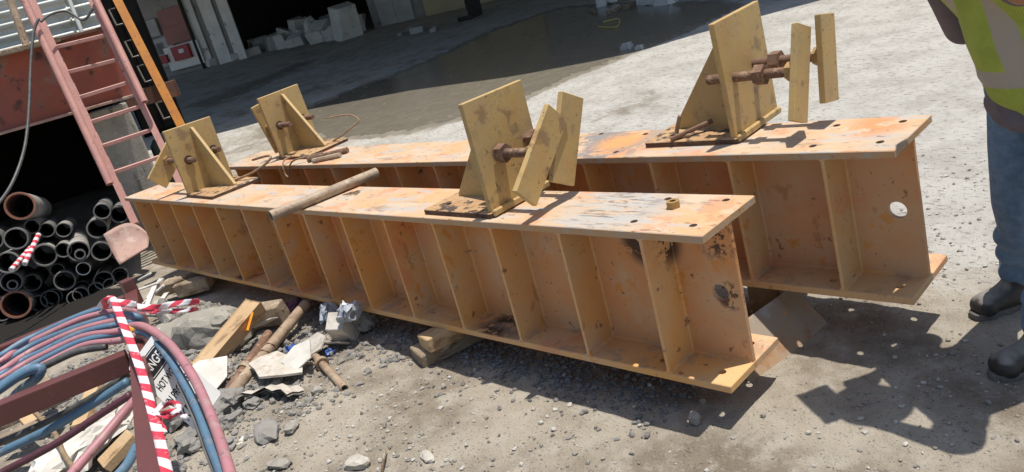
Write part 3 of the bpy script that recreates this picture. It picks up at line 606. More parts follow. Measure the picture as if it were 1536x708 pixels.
# ------------------------------------------------------------------ raised deck, pipes and ladder
gl, grr = at_d(-60, 209, 7.15), at_d(192, 124, 7.62)
gz0 = 1.47; gz1 = 2.10; gl.z = grr.z = 0; gdir = (grr-gl).normalized(); gback = Vector((-gdir.y, gdir.x, 0))
if gback.dot(ray(100, 200)) < 0: gback = -gback
ext = gl-gdir*3.0; rad_ = Vector((grr.x-CAM.x, grr.y-CAM.y, 0)).normalized(); rad_ = (rad_-gdir*.12).normalized()
dk = thing('steel_deck', 'rust red steel deck raised over the dark pipe store', 'deck', (ext.x, ext.y, 0))
mid = (ext+grr)/2; GR = Matrix((gdir, gback, Vector((0, 0, 1)))).transposed(); GL = (grr-ext).length
MB().box((mid.x, mid.y, (gz0+gz1)/2), (GL, .02, gz1-gz0), GR).build('fascia_web', 'red_oxide', dk, world=True)
MB().box((mid.x-gback.x*.05, mid.y-gback.y*.05, gz1+.016), (GL+.05, .14, .03), GR, bev=.004).build('top_flange', 'brown_steel', dk, world=True)
MB().box((mid.x-gback.x*.03, mid.y-gback.y*.03, gz0-.014), (GL, .12, .026), GR, bev=.004).build('bottom_flange', 'pink_plate', dk, world=True)
back = 4.2; pl = [(ext.x, ext.y), (grr.x, grr.y), (grr.x+rad_.x*back, grr.y+rad_.y*back), (ext.x+gback.x*back, ext.y+gback.y*back)]
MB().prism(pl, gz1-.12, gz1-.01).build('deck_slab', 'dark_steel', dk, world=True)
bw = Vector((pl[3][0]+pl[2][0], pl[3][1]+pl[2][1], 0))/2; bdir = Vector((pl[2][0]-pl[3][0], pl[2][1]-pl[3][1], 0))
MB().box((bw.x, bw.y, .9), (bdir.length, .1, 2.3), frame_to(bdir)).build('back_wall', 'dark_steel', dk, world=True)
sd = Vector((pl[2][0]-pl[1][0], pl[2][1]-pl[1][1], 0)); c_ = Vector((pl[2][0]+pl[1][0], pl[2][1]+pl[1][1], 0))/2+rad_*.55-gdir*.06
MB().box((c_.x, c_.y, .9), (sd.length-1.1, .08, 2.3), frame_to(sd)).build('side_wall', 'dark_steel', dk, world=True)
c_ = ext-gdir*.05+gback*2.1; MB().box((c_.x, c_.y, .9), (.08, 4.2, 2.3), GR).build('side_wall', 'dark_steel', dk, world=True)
# concrete pier
pc = at_d(182, 210, 8.05); pc.z = 0
pr = MB().box((0, 0, .68), (.40, .34, 1.56), GR, bev=.015, seg=2)
for v in pr.bm.verts: k = 1-.10*(v.co.z/1.5); v.co.x *= k; v.co.y *= k; v.co += Vector((pc.x, pc.y, -.06))
bmesh.ops.subdivide_edges(pr.bm, edges=pr.bm.edges[:], cuts=3, use_grid_fill=True)
for v in pr.bm.verts: v.co += Vector((mnoise.noise(v.co*5), mnoise.noise(v.co*5+Vector((9, 0, 0))), 0))*.012
solo(pr, 'concrete_pier', 'concrete', 'rough grey concrete pier behind the ladder, holding up the deck', 'pier')
# corrugated sheets standing on the deck
def corr(pA, pB, h, lean, label):
    mb = MB(); d = Vector(pB)-Vector(pA); n = 40; rows = []; u = d.normalized(); up = (Vector((0, 0, 1))+gback*lean).normalized(); nr = u.cross(up).normalized()
    if nr.dot(gback) > 0: nr = -nr
    for k in range(n+1):
        a = k/n; rows.append([Vector(pA)+up*(h*a)+nr*(.028*math.sin(a*n*.25*2*math.pi*1.0))+d*f for f in (0, 1)])
    for side in (0,):
        V = [[mb.bm.verts.new(p-nr*side) for p in r] for r in rows]
        for A, B in zip(V, V[1:]): mb.bm.faces.new((A[0], A[1], B[1], B[0]))
    return solo(mb, 'corrugated_sheet', 'galv', label, 'corrugated sheet', smooth=True)
cA = gl-gdir*1.5+gback*.35; cB = at_d(118, 48, 7.85); cA.z = cB.z = gz1+.03; cB = Vector((cA.x, cA.y, cA.z))+gdir*((cB-cA).dot(gdir))
corr(cA, cB, 1.1, .18, 'pale corrugated metal sheet standing on the red deck behind the ladder')
corr(cA+gback*.25+gdir*.6, cB+gback*.25+gdir*.22, 1.2, .18, 'second corrugated metal sheet leaning just behind the pale one')
def slim(p0, p1, r, m, label, name, cat): return solo(MB().cyl(p0, p1, r, 10), name, m, label, cat)
a = at_d(37, 62, 7.2); a.z = gz1+.03; b_ = at_d(6, -25, 7.2); slim(a, b_, .035, 'pipe_steel', 'tan upright tube standing on the deck before the corrugated sheets', 'scaffold_tube', 'tube')
a = at_d(120, 42, 7.55); a.z = gz1+.03; b_ = at_d(98, -15, 7.55); slim(a, b_, .02, 'galv', 'slim pale upright tube at the end of the corrugated sheets', 'scaffold_tube', 'tube')
solo(MB().box((at_d(10, 78, 7.05)).to_tuple(), (.9, .06, .05), GR @ rz(.1), bev=.008), 'timber_batten', 'timber_old', 'yellowed batten lying along the deck edge below the sheets', 'timber')
# ladder
LDr = thing('steel_ladder', 'pink painted steel ladder with tube handrails leaning on the red deck', 'ladder', tuple(at_d(203, 335, 6.95)))
lb, lt = at_d(203, 336, 6.95), at_d(41, -14, 7.10); rb, rt = at_d(283, 302, 7.15), at_d(131, -14, 7.30)
def stile(a, b, w, t_): d = Vector(b)-Vector(a); return MB().box((Vector(a)+Vector(b))/2, (d.length, t_, w), frame_to(d, gback), bev=.006)
stile(lb, lt, .065, .045).build('stile', 'pink_steel', LDr, world=True); stile(rb, rt, .065, .045).build('stile', 'pink_steel', LDr, world=True)
for a, b_, dd in (((165, 276), (29, -15), 6.82), ((217, 153), (137, -15), 7.1)):
    p0, p1 = at_d(*a, dd), at_d(*b_, dd+.1); MB().pipe(p0, p1, .032, .026, 16).build('handrail', 'pink_steel', LDr, world=True, auto=40)
for (x0, y0, x1, y1) in [(86, 73, 153, 53), (105, 111, 166, 90), (122, 149, 184, 124), (138, 186, 203, 160), (154, 222, 223, 195), (172, 261, 245, 233)]:
    tl = (336-y0)/350; tr = (302-y1)/316
    p0 = lb.lerp(lt, tl); p1 = rb.lerp(rt, tr); d = p1-p0
    MB().box((p0+p1)/2, (d.length-.02, .05, .035), frame_to(d, Vector((0, 0, 1))), bev=.005).build('rung', 'pink_steel', LDr, world=True)
# flared plate at the ladder foot
fp = MB(); q = [at_d(155, 352, 6.78), at_d(203, 333, 6.92), at_d(224, 352, 6.88), at_d(222, 372, 6.78), at_d(180, 398, 6.66)]
base = [q[0], q[1], q[2], q[3], q[4]]; cen = sum(base, Vector())/5; nrm = (q[1]-q[0]).cross(q[4]-q[0]).normalized(); N = 10
grid = []
for i_ in range(N+1):
    row = []
    for j_ in range(N+1):
        u_, v_ = i_/N, j_/N; top = q[0].lerp(q[2], u_)+(q[1]-q[0].lerp(q[2], .62))*math.sin(math.pi*u_)*.9; bot = q[4].lerp(q[3], u_)
        row.append(top.lerp(bot, v_)+nrm*.05*math.sin(math.pi*v_)*(1-.5*u_))
    grid.append(row)
for off in (0,):
    V = [[fp.bm.verts.new(p-nrm*off) for p in r] for r in grid]
    for A, B in zip(V, V[1:]):
        for k in range(N): fp.bm.faces.new((A[k], B[k], B[k+1], A[k+1]))
solo(fp, 'flared_plate', 'pink_plate', 'flared rusty pink steel plate at the foot of the ladder', 'steel plate', smooth=True).modifiers.new('s', 'SOLIDIFY').thickness = .012
# pipe stack: mouths given by place and radius
PIPES = [(30, 309, 21, 1, (195, 330)), (24, 358, 16.5, 0, (140, 300)), (12, 394, 16.5, 0, (110, 330)), (67, 383, 17, 0, (120, 290)), (95, 375, 11.5, 0, (150, 300)), (118, 377, 15.5, 0, (112, 255)), (125, 403, 10, 3, (160, 330)),
         (146, 343, 15, 0, (190, 260)), (153, 317, 12, 0, (190, 250)), (152, 377, 14.5, 0, (190, 300)), (97, 421, 15, 0, (160, 330)), (156, 421, 14.5, 0, (190, 340)), (121, 442, 11.5, 0, (170, 350)), (147, 441, 11.5, 0, (190, 350)),
         (169, 436, 10, 0, (200, 360)), (24, 457, 21, 1, (200, 345)), (17, 423, 15, 2, (150, 350)), (180, 413, 12, 0, (215, 340)), (117, 458, 11, 0, (170, 370)), (179, 322, 13, 4, (215, 250)), (48, 424, 13, 0, (130, 340)), (75, 449, 13, 0, (150, 360)), (86, 405, 10, 0, (150, 320)),
         (178, 378, 12, 0, (215, 310)), (48, 340, 11, 0, (130, 280)), (170, 350, 10, 0, (205, 280)), (2, 435, 12, 0, (120, 340)), (3, 470, 12, 0, (120, 380)), (66, 471, 12, 0, (150, 380)), (95, 474, 12, 0, (170, 380)), (190, 436, 10, 0, (225, 370)), (140, 466, 10, 0, (190, 390)), (165, 462, 10, 0, (210, 390)), (-12, 360, 15, 0, (80, 300)), (-12, 405, 14, 0, (80, 320)), (70, 345, 11, 0, (130, 280)), (95, 345, 11, 0, (150, 280))]
PG = 'steel pipes stacked in the dark store'
for i_, (px, py, rp, kd, vp) in enumerate(PIPES):
    dep = 6.62+max(px, 0)/180*.32+random.uniform(-.05, .12)+(.28 if i_ in (20, 21, 22) or i_ > 22 else 0); p0 = at_d(px, py, dep); r = rp/FPX*dep; d = ray(*vp).normalized(); L = 1.5
    if p0.z-r < -.08: p0.z = r-.08
    p1 = p0+d*L
    lbl = {0: 'grey steel pipe in the stack under the red deck', 1: 'large pipe with a rusty red mouth in the stack under the deck', 2: 'grey pipe with a smaller pipe inside it, under the deck', 3: 'small pipe with a pale thick rim, in the stack under the deck', 4: 'dark conical pipe end near the ladder foot under the deck'}[kd]
    pp = thing('steel_pipe', lbl, 'pipe', tuple(p0), PG if kd in (0, 1) else None)
    m_ = 'pipe_grey' if kd in (1, 3, 2, 4) or i_ in (3, 5, 7, 9) else ('pipe_dark' if i_ % 2 else 'pipe_grey')
    MB().lathe([(0, r*.86), (0, r*.97), (.006, r), (L, r), (L, r*.86)], 26, p0, d, closed=True).build('tube', m_, pp, world=True, auto=40)
    MB().lathe([(-.004, r*.87), (-.004, r*.985), (.012, r*1.004), (.012, r*.87)], 26, p0, d, closed=True).build('rim', 'pipe_red' if kd == 1 else ('galv' if kd == 3 else 'pipe_rim'), pp, world=True, auto=40)
    if kd == 1: MB().lathe([(.0, r*.845), (.22, r*.845), (.22, r*.83), (.0, r*.83)], 26, p0, d, closed=True).build('lining', 'pipe_red', pp, world=True, auto=40)
    if kd == 2 or i_ == 5:
        q_ = p0-Vector((0, 0, r*.3)); MB().lathe([(-.03, r*.36), (-.03, r*.5), (.8, r*.5), (.8, r*.36)], 18, q_, d, closed=True).build('inner_pipe', 'pipe_rim', pp, world=True, auto=40)
# striped sticks in the stack
def striped(name, k=18, axis=0, sc=1.0):
    m = bpy.data.materials.new(name); m.use_nodes = True; nt = m.node_tree; bs = nt.nodes['Principled BSDF']; tc = nt.nodes.new('ShaderNodeUVMap')
    sx = nt.nodes.new('ShaderNodeSeparateXYZ'); nt.links.new(tc.outputs[0], sx.inputs[0]); s_ = math_(nt, 'FRACT', math_(nt, 'MULTIPLY', math_(nt, 'ADD', sx.outputs[0], math_(nt, 'MULTIPLY', sx.outputs[1], sc)), k))
    pos = nt.nodes.new('ShaderNodeNewGeometry').outputs['Position']
    c = mixc(nt, ramp(nt, s_, .495, .505), (.70, .66, .66), (.55, .045, .07)); c = mixc(nt, math_(nt, 'MULTIPLY', ramp(nt, noise_(nt, pos, 50, 4), .58, .72), .6), c, (.55, .42, .42))
    nt.links.new(c, bs.inputs['Base Color']); bs.inputs['Roughness'].default_value = .3; MATS[name] = m
striped('tape', 1.0, sc=.35); striped('stick_stripe', 1.0, sc=0)
def ribbon(P, wv, name, m, label, cat, per=.09, thick=.0008, parent=None):
    """flat tape along P with width vectors wv"""
    bm = bmesh.new(); uv = bm.loops.layers.uv.new('UVMap'); L = [0.]
    for a, b in zip(P, P[1:]): L.append(L[-1]+(b-a).length)
    rows = [[bm.verts.new(p+w*t) for t in (-.5, -.17, .17, .5)] for p, w in zip(P, wv)]
    for k in range(len(P)-1):
        for c in range(3):
            f = bm.faces.new((rows[k][c], rows[k+1][c], rows[k+1][c+1], rows[k][c+1]))
            for l, (uu, vv) in zip(f.loops, ((L[k], c/3), (L[k+1], c/3), (L[k+1], (c+1)/3), (L[k], (c+1)/3))): l[uv].uv = (uu/per, vv)
    me = bpy.data.meshes.new(name); bm.to_mesh(me); bm.free(); o = link(name, me, m, parent, smooth=True)
    sm = o.modifiers.new('s', 'SOLIDIFY'); sm.thickness = thick; sm.offset = 0
    if parent is None: setp(o, label, cat)
    return o
def stick(a, b, r, label):
    d = b-a; n = 14; M = frame_to(d); bm = bmesh.new(); uv = bm.loops.layers.uv.new('UVMap'); R = [[bm.verts.new(a+d*t+M @ Vector((0, r*math.cos(k*math.pi/6), r*math.sin(k*math.pi/6)))) for k in range(12)] for t in (0, 1)]
    for k in range(12):
        f = bm.faces.new((R[0][k], R[0][(k+1) % 12], R[1][(k+1) % 12], R[1][k]))
        for l, u in zip(f.loops, (0, 0, 1, 1)): l[uv].uv = (u*5.3, 0)
    bm.faces.new(R[0][::-1]); bm.faces.new(R[1]); me = bpy.data.meshes.new('striped_stick'); bm.to_mesh(me); bm.free()
    setp(link('striped_stick', me, 'stick_stripe', auto=40), label, 'marker stick', 'striped marker sticks')
for a, b_ in (((17, 405), (46, 372)), ((37, 396), (58, 352))): stick(at_d(*a, 6.45), at_d(*b_, 6.75), .022, 'red and white striped marker stick lying on the pipe stack')
# cable hanging from the ladder
solo(MB().tube(spline([at_d(61, 33, 6.9), at_d(75, 22, 6.95), at_d(100, 17, 7.0), at_d(125, 30, 7.0), at_d(140, 12, 7.0)], 8), .011, 7), 'cable', 'cable_black', 'dark cable looped over the top rungs of the ladder', 'cable', smooth=True)
solo(MB().tube(spline([at_d(58, 28, 6.85), at_d(50, 50, 6.8), at_d(46, 100, 6.7), at_d(43, 170, 6.55), at_d(36, 225, 6.4), at_d(18, 275, 6.2), at_d(-8, 312, 6.0), at_d(-40, 345, 5.9)], 8), .013, 7), 'cable', 'cable_black', 'grey cable hanging down in front of the dark pipe store', 'cable', smooth=True)
# yellow post, dark cabinet, tank behind the ladder
yp = thing('yellow_post', 'orange yellow steel post with small loop handles beside the dark cabinet', 'post', tuple(at_d(273, 192, 8.6)))
a, b_ = at_d(275, 195, 8.6), at_d(165, -22, 8.75); stile(a, b_, .10, .08).build('post', 'yellow_paint', yp, world=True)
for t_ in (.10, .35, .52, .74):
    p = a.lerp(b_, t_); u_ = (b_-a).normalized(); sd_ = -gdir*.13-gback*.02
    MB().tube([p+sd_*.3, p+sd_, p+sd_+u_*.2, p+sd_*.3+u_*.2], .013, 7).build('handle', 'handle_steel', yp, world=True)
dc = at_d(207, 95, 9.5); ddr = Vector((dc.x-CAM.x, dc.y-CAM.y, 0)).normalized(); DR = frame_to(Vector((-ddr.y, ddr.x, 0)))
cbn = thing('steel_cabinet', 'tall dark steel cabinet behind the yellow post', 'cabinet', (dc.x, dc.y, 0))
MB().box((dc.x, dc.y, 1.95), (.48, .5, 2.1), DR, bev=.01).build('body', 'dark_steel', cbn, world=True)
for k in (-1, 1):
    q_ = Vector((dc.x, dc.y, 1.95))-ddr*.262+DR @ Vector((k*.12, 0, 0)); MB().box(q_, (.22, .02, 2.0), DR, bev=.006).build('door', 'dark_steel', cbn, world=True)
bc = at_d(228, 142, 8.75); solo(MB().box(bc, (.55, .14, .16), DR, bev=.008), 'steel_channel', 'brown_steel', 'brown steel channel under the dark cabinet beside the yellow post', 'steel channel')
tk = at_d(240, 170, 8.95); tkb = thing('steel_tank', 'grey green steel tank standing under the dark cabinet', 'tank', (tk.x, tk.y, 0))
MB().lathe([(0, .2), (.02, .24), (.80, .24), (.88, .18), (.9, .05)], 24, (tk.x, tk.y, 0.02), (0, 0, 1)).build('shell', 'green_tank', tkb, world=True, auto=35)
MB().lathe([(0, .243), (0, .252), (.03, .252), (.03, .243)], 24, (tk.x, tk.y, .45), (0, 0, 1), closed=True).build('band', 'dark_steel', tkb, world=True)
# ------------------------------------------------------------------ rubble patch beside the front girder
def chunk(px, py, w, d, h, m, label, name='concrete_chunk', cat='rubble', kind='rock', lift=0., R=None, group=None, seed=None, rough=.3, sub=2):
    P = at_z(px, py, lift+h*.3); z = gz(P.x, P.y)+lift; R = R or rz(random.random()*3); mb = MB()
    if kind == 'rock': mb.rock((P.x, P.y, z+h*.32), (w, d, h), R, sub, rough, random.randint(0, 99) if seed is None else seed)
    else: mb.box((P.x, P.y, z+h*.42), (w, d, h), R, bev=.006, jit=min(w, d, h)*.07)
    return solo(mb, name, m, label, cat, group)
def board(px, py, n, r, th, m, label, tilt=(0, 0), lift=.03, name='board_scrap', cat='scrap', asp=1., seed=0, group=None):      # irregular flat fragment
    rs = random.Random(seed); P = at_z(px, py, lift); P.z = gz(P.x, P.y)+lift
    pts = [(r*(.7+.45*rs.random())*math.cos(k*6.283/n), asp*r*(.7+.45*rs.random())*math.sin(k*6.283/n)) for k in range(n)]
    return solo(MB().prism(pts, -th/2, th/2, rz(rs.random()*6) @ rx(tilt[0]) @ ry(tilt[1]), P), name, m, label, cat, group)
def bar(a, za, b, zb, w, h, m, label, name, cat, bev=.004, jit=.003, roll=0.):
    return block(name, m, at_z(*a, za), at_z(*b, zb), w, h, label, cat, bev=bev, jit=jit, roll=roll)
chunk(318, 500, .62, .34, .30, 'concrete', 'large grey broken concrete block under the pale timber', R=rz(.5) @ rx(.1), seed=61, rough=.22, sub=3)
chunk(262, 512, .40, .3, .22, 'concrete', 'grey broken concrete lump beside the torn sheet', seed=4)
bar((301, 556), .12, (384, 458), .27, .105, .075, 'timber', 'pale sawn timber beam lying across the rubble by the orange packet', 'timber_beam', 'timber', bev=.005, roll=.25)
chunk(332, 484, .15, .11, .07, 'concrete', 'small pale concrete piece on top of the large concrete block', seed=33, rough=.45, lift=.2, R=rz(.7) @ rx(.5))
chunk(405, 482, .22, .11, .12, 'timber_old', 'dusty tan block beside the rusty scaffold pipe', kind='box', R=rz(.6) @ rx(.2), lift=.04)
sp_ = thing('scaffold_pipe', 'thick rusty scaffold pipe lying from the rubble towards the girder', 'pipe', tuple(at_z(346, 592, .06)))
MB().pipe(at_z(346, 592, .07), at_z(458, 457, .12), .032, .026, 20).build('tube', 'pipe_steel', sp_, world=True, auto=40)
q_ = at_z(392, 536, .09); dd = (at_z(458, 457, .12)-at_z(346, 592, .07)).normalized()
MB().tube([q_+dd*.01*k+frame_to(dd) @ Vector((0, .036*math.cos(k*.9), .036*math.sin(k*.9))) for k in range(16)], .0035, 5).build('tie_wire', 'wire', sp_, world=True)
sp2 = thing('scaffold_pipe', 'thin brown rusty pipe with a clamp, lying beside the thick scaffold pipe', 'pipe', tuple(at_z(322, 614, .05)))
p0_, p1_ = at_z(322, 616, .06), at_z(403, 500, .13); MB().pipe(p0_, p1_, .025, .019, 18).build('tube', 'rust', sp2, world=True, auto=40)
q_ = p0_.lerp(p1_, .52); dd = (p1_-p0_).normalized(); MB().lathe([(-.02, .026), (-.02, .034), (.02, .034), (.02, .026)], 18, q_, dd, closed=True).build('clamp', 'pipe_steel', sp2, world=True, auto=40)
sp3 = thing('tie_rod', 'tan steel tie rod with a ring collar, lying on the bare dirt', 'rod', tuple(at_z(516, 583, .03)))
p0_, p1_ = at_z(517, 583, .028), at_z(459, 519, .07); MB().pipe(p0_, p1_, .021, .015, 16).build('tube', 'pipe_steel', sp3, world=True, auto=40)
q_ = p0_.lerp(p1_, .56); dd = (p1_-p0_).normalized(); MB().lathe([(-.012, .022), (-.016, .036), (.016, .036), (.012, .022)], 18, q_, dd, closed=True).build('ring_collar', 'pipe_steel', sp3, world=True, auto=40)
MB().tube([q_, q_+Vector((-.07, -.04, .01)), q_+Vector((-.11, -.10, -.01))], .008, 6).build('spur', 'pipe_steel', sp3, world=True)
board(418, 562, 9, .19, .012, 'white_wall', 'large broken white plasterboard sheet among the rubble', (.15, -.1), .05, seed=3, asp=.7)
board(452, 548, 5, .10, .008, 'white_card', 'small white card propped beside the broken plasterboard', (.5, .1), .07, seed=9)
board(318, 588, 6, .15, .008, 'white_card', 'torn white card tucked under the pale timber beam', (.3, .3), .06, seed=14)
board(400, 492, 5, .10, .006, 'white_card', 'creased white paper lying behind the rusty pipes', (.4, .2), .10, seed=31)
board(470, 527, 6, .10, .01, 'concrete_pale', 'flat pale mortar flake beside the tie rod', (.2, .4), .06, seed=41)
cv = MB(); c0 = at_z(407, 598, .05); N = 8; R0 = rz(.5)
for off in (0, .014):
    V = []
    for k in range(N+1):
        a = k/N; V.append([cv.bm.verts.new(c0+R0 @ Vector(((a-.5)*.30, (t_-.5)*.13+.05*math.sin(a*3.1), .02+.03*math.cos(t_*3)+off+.012*math.sin(k*2.1)))) for t_ in (0, .33, .66, 1)])
    for A, B in zip(V, V[1:]):
        for k in range(3): cv.bm.faces.new((A[k], A[k+1], B[k+1], B[k]))
solo(cv, 'board_scrap', 'white_wall', 'curved chipped white tile strip below the broken plasterboard', 'scrap')
board(377, 498, 4, .085, .012, 'orange_packet', 'bright orange packet lying against the pale timber beam', (.9, .1), .16, 'packet', 'packet', .8, seed=5)
bx_ = at_z(512, 492, .10); ct = thing('carton', 'crushed off white carton beside the girder edge', 'carton', (bx_.x, bx_.y, gz(bx_.x, bx_.y)))
MB().box((bx_.x, bx_.y, .09), (.13, .10, .15), rz(.4) @ rx(.5), bev=.004, jit=.016).build('body', 'white_wall', ct, world=True)
MB().box((bx_.x+.04, bx_.y-.09, .06), (.13, .11, .006), rz(.4) @ rx(-.6), jit=.006).build('flap', 'white_wall', ct, world=True)
def crumple(px, py, z, sx, sy, sz, m, label, name, cat, seed): 
    P = at_z(px, py, z); mb = MB(); mb.rock(P, (sx, sy, sz), rz(seed), 3, .55, seed)
    for v in mb.bm.verts: v.co += Vector([mnoise.noise(v.co*38+Vector((seed, k*7, 0))) for k in range(3)])*.028
    return solo(mb, name, m, label, cat)
crumple(522, 466, .21, .17, .10, .10, 'plastic_film', 'clear crumpled plastic film resting on the crushed carton', 'plastic_film', 'plastic', 2)
crumple(492, 468, .14, .10, .08, .12, 'plastic_film', 'grey crumpled plastic bag beside the crushed carton', 'plastic_bag', 'plastic', 5)
crumple(546, 483, .08, .16, .10, .09, 'pipe_grey', 'dark wrinkled bag pushed under the girder edge', 'plastic_bag', 'plastic', 8)
crumple(432, 462, .10, .22, .10, .06, 'purple_rag', 'dark purple rag lying below the girder', 'rag', 'rag', 11)
crumple(436, 524, .07, .08, .05, .06, 'blue_scrap', 'crumpled blue wrapper between pipe and tie rod', 'wrapper', 'wrapper', 3)
crumple(494, 531, .04, .06, .05, .04, 'blue_scrap', 'small blue wrapper beside the tie rod collar', 'wrapper', 'wrapper', 6)
crumple(364, 663, .02, .045, .04, .02, 'white_card', 'small white scrap of paper on the grey dirt', 'paper_scrap', 'paper', 7)
crumple(265, 490, .12, .14, .16, .34, 'concrete_pale', 'torn grey white sheet hanging over the concrete lump', 'torn_sheet', 'sheet', 9)
for k, (a, b_) in enumerate([((212, 458), (246, 428)), ((222, 448), (243, 418)), ((205, 436), (238, 424)), ((218, 466), (232, 430)), ((228, 470), (250, 440)), ((208, 420), (226, 410))]):
    o_ = bar(a, .18+.01*k, b_, .26, .035, .012, 'white_card', 'thin white wooden slat in the jumble under the girder end', 'slat', 'slat', bev=.002); o_['group'] = 'white slats under the girder end'
chunk(258, 431, .30, .14, .14, 'timber_old', 'splintered pale log piece under the girder end', 'log_piece', 'timber', lift=.06, seed=12, R=rz(.9), rough=.4)
chunk(292, 431, .26, .12, .10, 'timber_old', 'dark broken plank piece beside the splintered log', 'plank_piece', 'timber', kind='box', lift=.04, R=rz(.8))
GM = 'grey mortar lump beside the hanging hoses and danger sign'
for k, a in enumerate([(346, 612, .20, .16, .12), (330, 632, .18, .14, .10), (366, 602, .14, .10, .08), (350, 640, .13, .10, .07), (318, 655, .16, .12, .08), (385, 617, .09, .08, .05), (300, 632, .16, .12, .10), (290, 668, .18, .14, .08), (268, 640, .16, .12, .10), (336, 676, .14, .10, .05)]):
    chunk(*a, 'mud', GM, 'mortar_lump', 'rubble', group='grey mortar lumps by the sign', seed=k+20, rough=.6, sub=3)
chunk(403, 655, .24, .13, .05, 'mud', 'flat grey slab half buried beside the mortar lumps', 'stone_slab', 'stone', seed=50)
chunk(441, 650, .10, .07, .04, 'rock_grey', 'grey stone beside the half buried slab', 'stone', 'stone', seed=51)
chunk(478, 593, .075, .07, .055, 'rock_grey', 'rounded grey stone near the tip of the tie rod', 'stone', 'stone', seed=52)
chunk(1043, 631, .052, .062, .055, 'rock_grey', 'fist sized grey stone in the shadow below the girder end', 'stone', 'stone', seed=53)
chunk(1055, 606, .03, .025, .02, 'rock_grey', 'tiny stone next to the fist sized stone in the shadow', 'stone', 'stone', seed=54)
chunk(536, 697, .13, .085, .05, 'rock_pale', 'pale flat topped rock set in the brown dirt', 'stone', 'stone', seed=55)
chunk(642, 688, .10, .05, .03, 'rock_pale', 'long pale rock chip in the brown dirt', 'stone', 'stone', seed=56)
chunk(422, 702, .13, .07, .04, 'rock_grey', 'grey flat stone below the half buried slab', 'stone', 'stone', seed=57)
chunk(665, 578, .035, .03, .025, 'rock_grey', 'small grey stone in front of the timber baulks', 'stone', 'stone', seed=58)
for k, (px, py) in enumerate([(730, 640), (860, 655), (905, 690), (790, 600), (600, 620), (1290, 610), (1385, 575), (1400, 600), (1390, 590), (1420, 655), (1350, 690), (1160, 690), (960, 640), (1230, 660), (1450, 405), (1478, 400), (1330, 640), (1410, 580), (700, 670), (1210, 595)]):
    s_ = random.uniform(.008, .018); chunk(px, py, s_*1.4, s_, s_*.9, 'rock_grey' if k % 3 else 'rock_pale', 'small loose stone lying on the open dirt', 'stone', 'stone', group='small loose stones on the dirt', seed=k, sub=1)
solo(MB().tube(spline([at_z(573, 708, .01), at_z(575, 690, .03), at_z(578, 676, .02)], 4), .006, 6), 'twig', 'timber_old', 'short dry twig beside the pale flat topped rock', 'twig')
# litter below the hose frame
crumple(150, 650, .12, .50, .16, .14, 'white_card', 'dirty white sack lying under the hose frame', 'sack', 'sack', 21)
crumple(95, 690, .12, .42, .3, .12, 'white_card', 'crumpled white sheet on the ground under the hose frame', 'plastic_sheet', 'sheet', 24)
for k, (a, b_, t_) in enumerate([((0, 618), (75, 585), 'flat board'), ((0, 660), (62, 632), 'batten'), ((60, 650), (20, 600), 'cross piece'), ((85, 600), (55, 560), 'upright stake'), ((120, 640), (150, 560), 'thin pole'), ((0, 640), (110, 590), 'long lath')]):
    bar(a, .18, b_, .26, .07, .03, 'timber_old' if k % 2 else 'timber', 'old timber %s in the dark under the hose frame' % t_, 'timber_piece', 'timber')
bar((156, 700), .05, (200, 652), .12, .11, .05, 'timber', 'short plank end under the red frame near the sign', 'plank', 'timber')
crumple(172, 600, .02, .5, .4, .2, 'mud', 'heap of grey rubble under the hose frame', 'rubble_heap', 'rubble', 27)
solo(MB().tube(spline([at_z(52, 618, .3), at_z(82, 650, .25), at_z(95, 680, .2), at_z(112, 705, .15)], 6), .012, 7), 'rope', 'rope', 'frayed brown rope hanging under the hose frame', 'rope', smooth=True)
# ------------------------------------------------------------------ red frame with hoses, tape and danger sign
FZ = .86
hf = thing('hose_rack', 'dark red steel frame carrying coiled hoses and the danger sign', 'frame', tuple(Vector((at_z(195, 545, FZ).x, at_z(195, 545, FZ).y, 0))))
def rail(a, b, w, h, name='rail'): a, b = Vector(a), Vector(b); return MB().box((a+b)/2, ((b-a).length, w, h), frame_to(b-a), bev=.004, seg=2).build(name, 'frame_red', hf, world=True)
dz = Vector((0, 0, -.026)); A1, A0_ = at_z(186, 443, FZ), at_z(-170, 587, FZ); B1, B0 = at_z(188, 527, FZ), at_z(-170, 672, FZ); C0, C1 = at_z(196, 436, FZ), at_z(233, 800, FZ)
rail(A0_+dz, A1+dz, .045, .05); rail(B0+dz*1.3, B1+dz*1.3, .055, .068); rail(C0+dz+Vector((0, 0, .002)), C1+dz+Vector((0, 0, .002)), .05, .055)
rail(C0+Vector((0, 0, .05)), C0-Vector((0, 0, .06)), .05, .05, 'corner_post')
for q_ in (A0_, B0, C1): rail(Vector((q_.x, q_.y, FZ-.03)), Vector((q_.x, q_.y, -.01)), .05, .05, 'leg')
def hose(pts, r, m, label, group=None, name='hose'):
    P = spline([at_d(*q) if len(q) == 3 else q for q in pts], 9); solo(MB().tube(P, r, 12), name, m, label, 'hose', group, smooth=True)
def dz_(px, py, z): return (CAM.z-z)/(-ray(px, py).z)          # depth of a pixel ray at height z
def H(px, py, z): return (px, py, dz_(px, py, z))
LBb, LBp = 'blue hose in the bundle laid over the red frame', 'pink hose in the bundle laid over the red frame'
GH = 'hoses bundled on the red frame'
tops = []
for k, kd in enumerate('bpbpbpbp'):
    w = 7.4*k; tops.append((kd, [(-40, 556+w*.9), (0, 534+w*.95), (30, 515+w*.95), (61, 499+w*.95), (122, 473+w*.92), (178, 459+w*.95+2*(k % 2)), (204, 461+w*.8), (216, 472+w*.75), (220, 490+w*.7)], .955-.009*k))
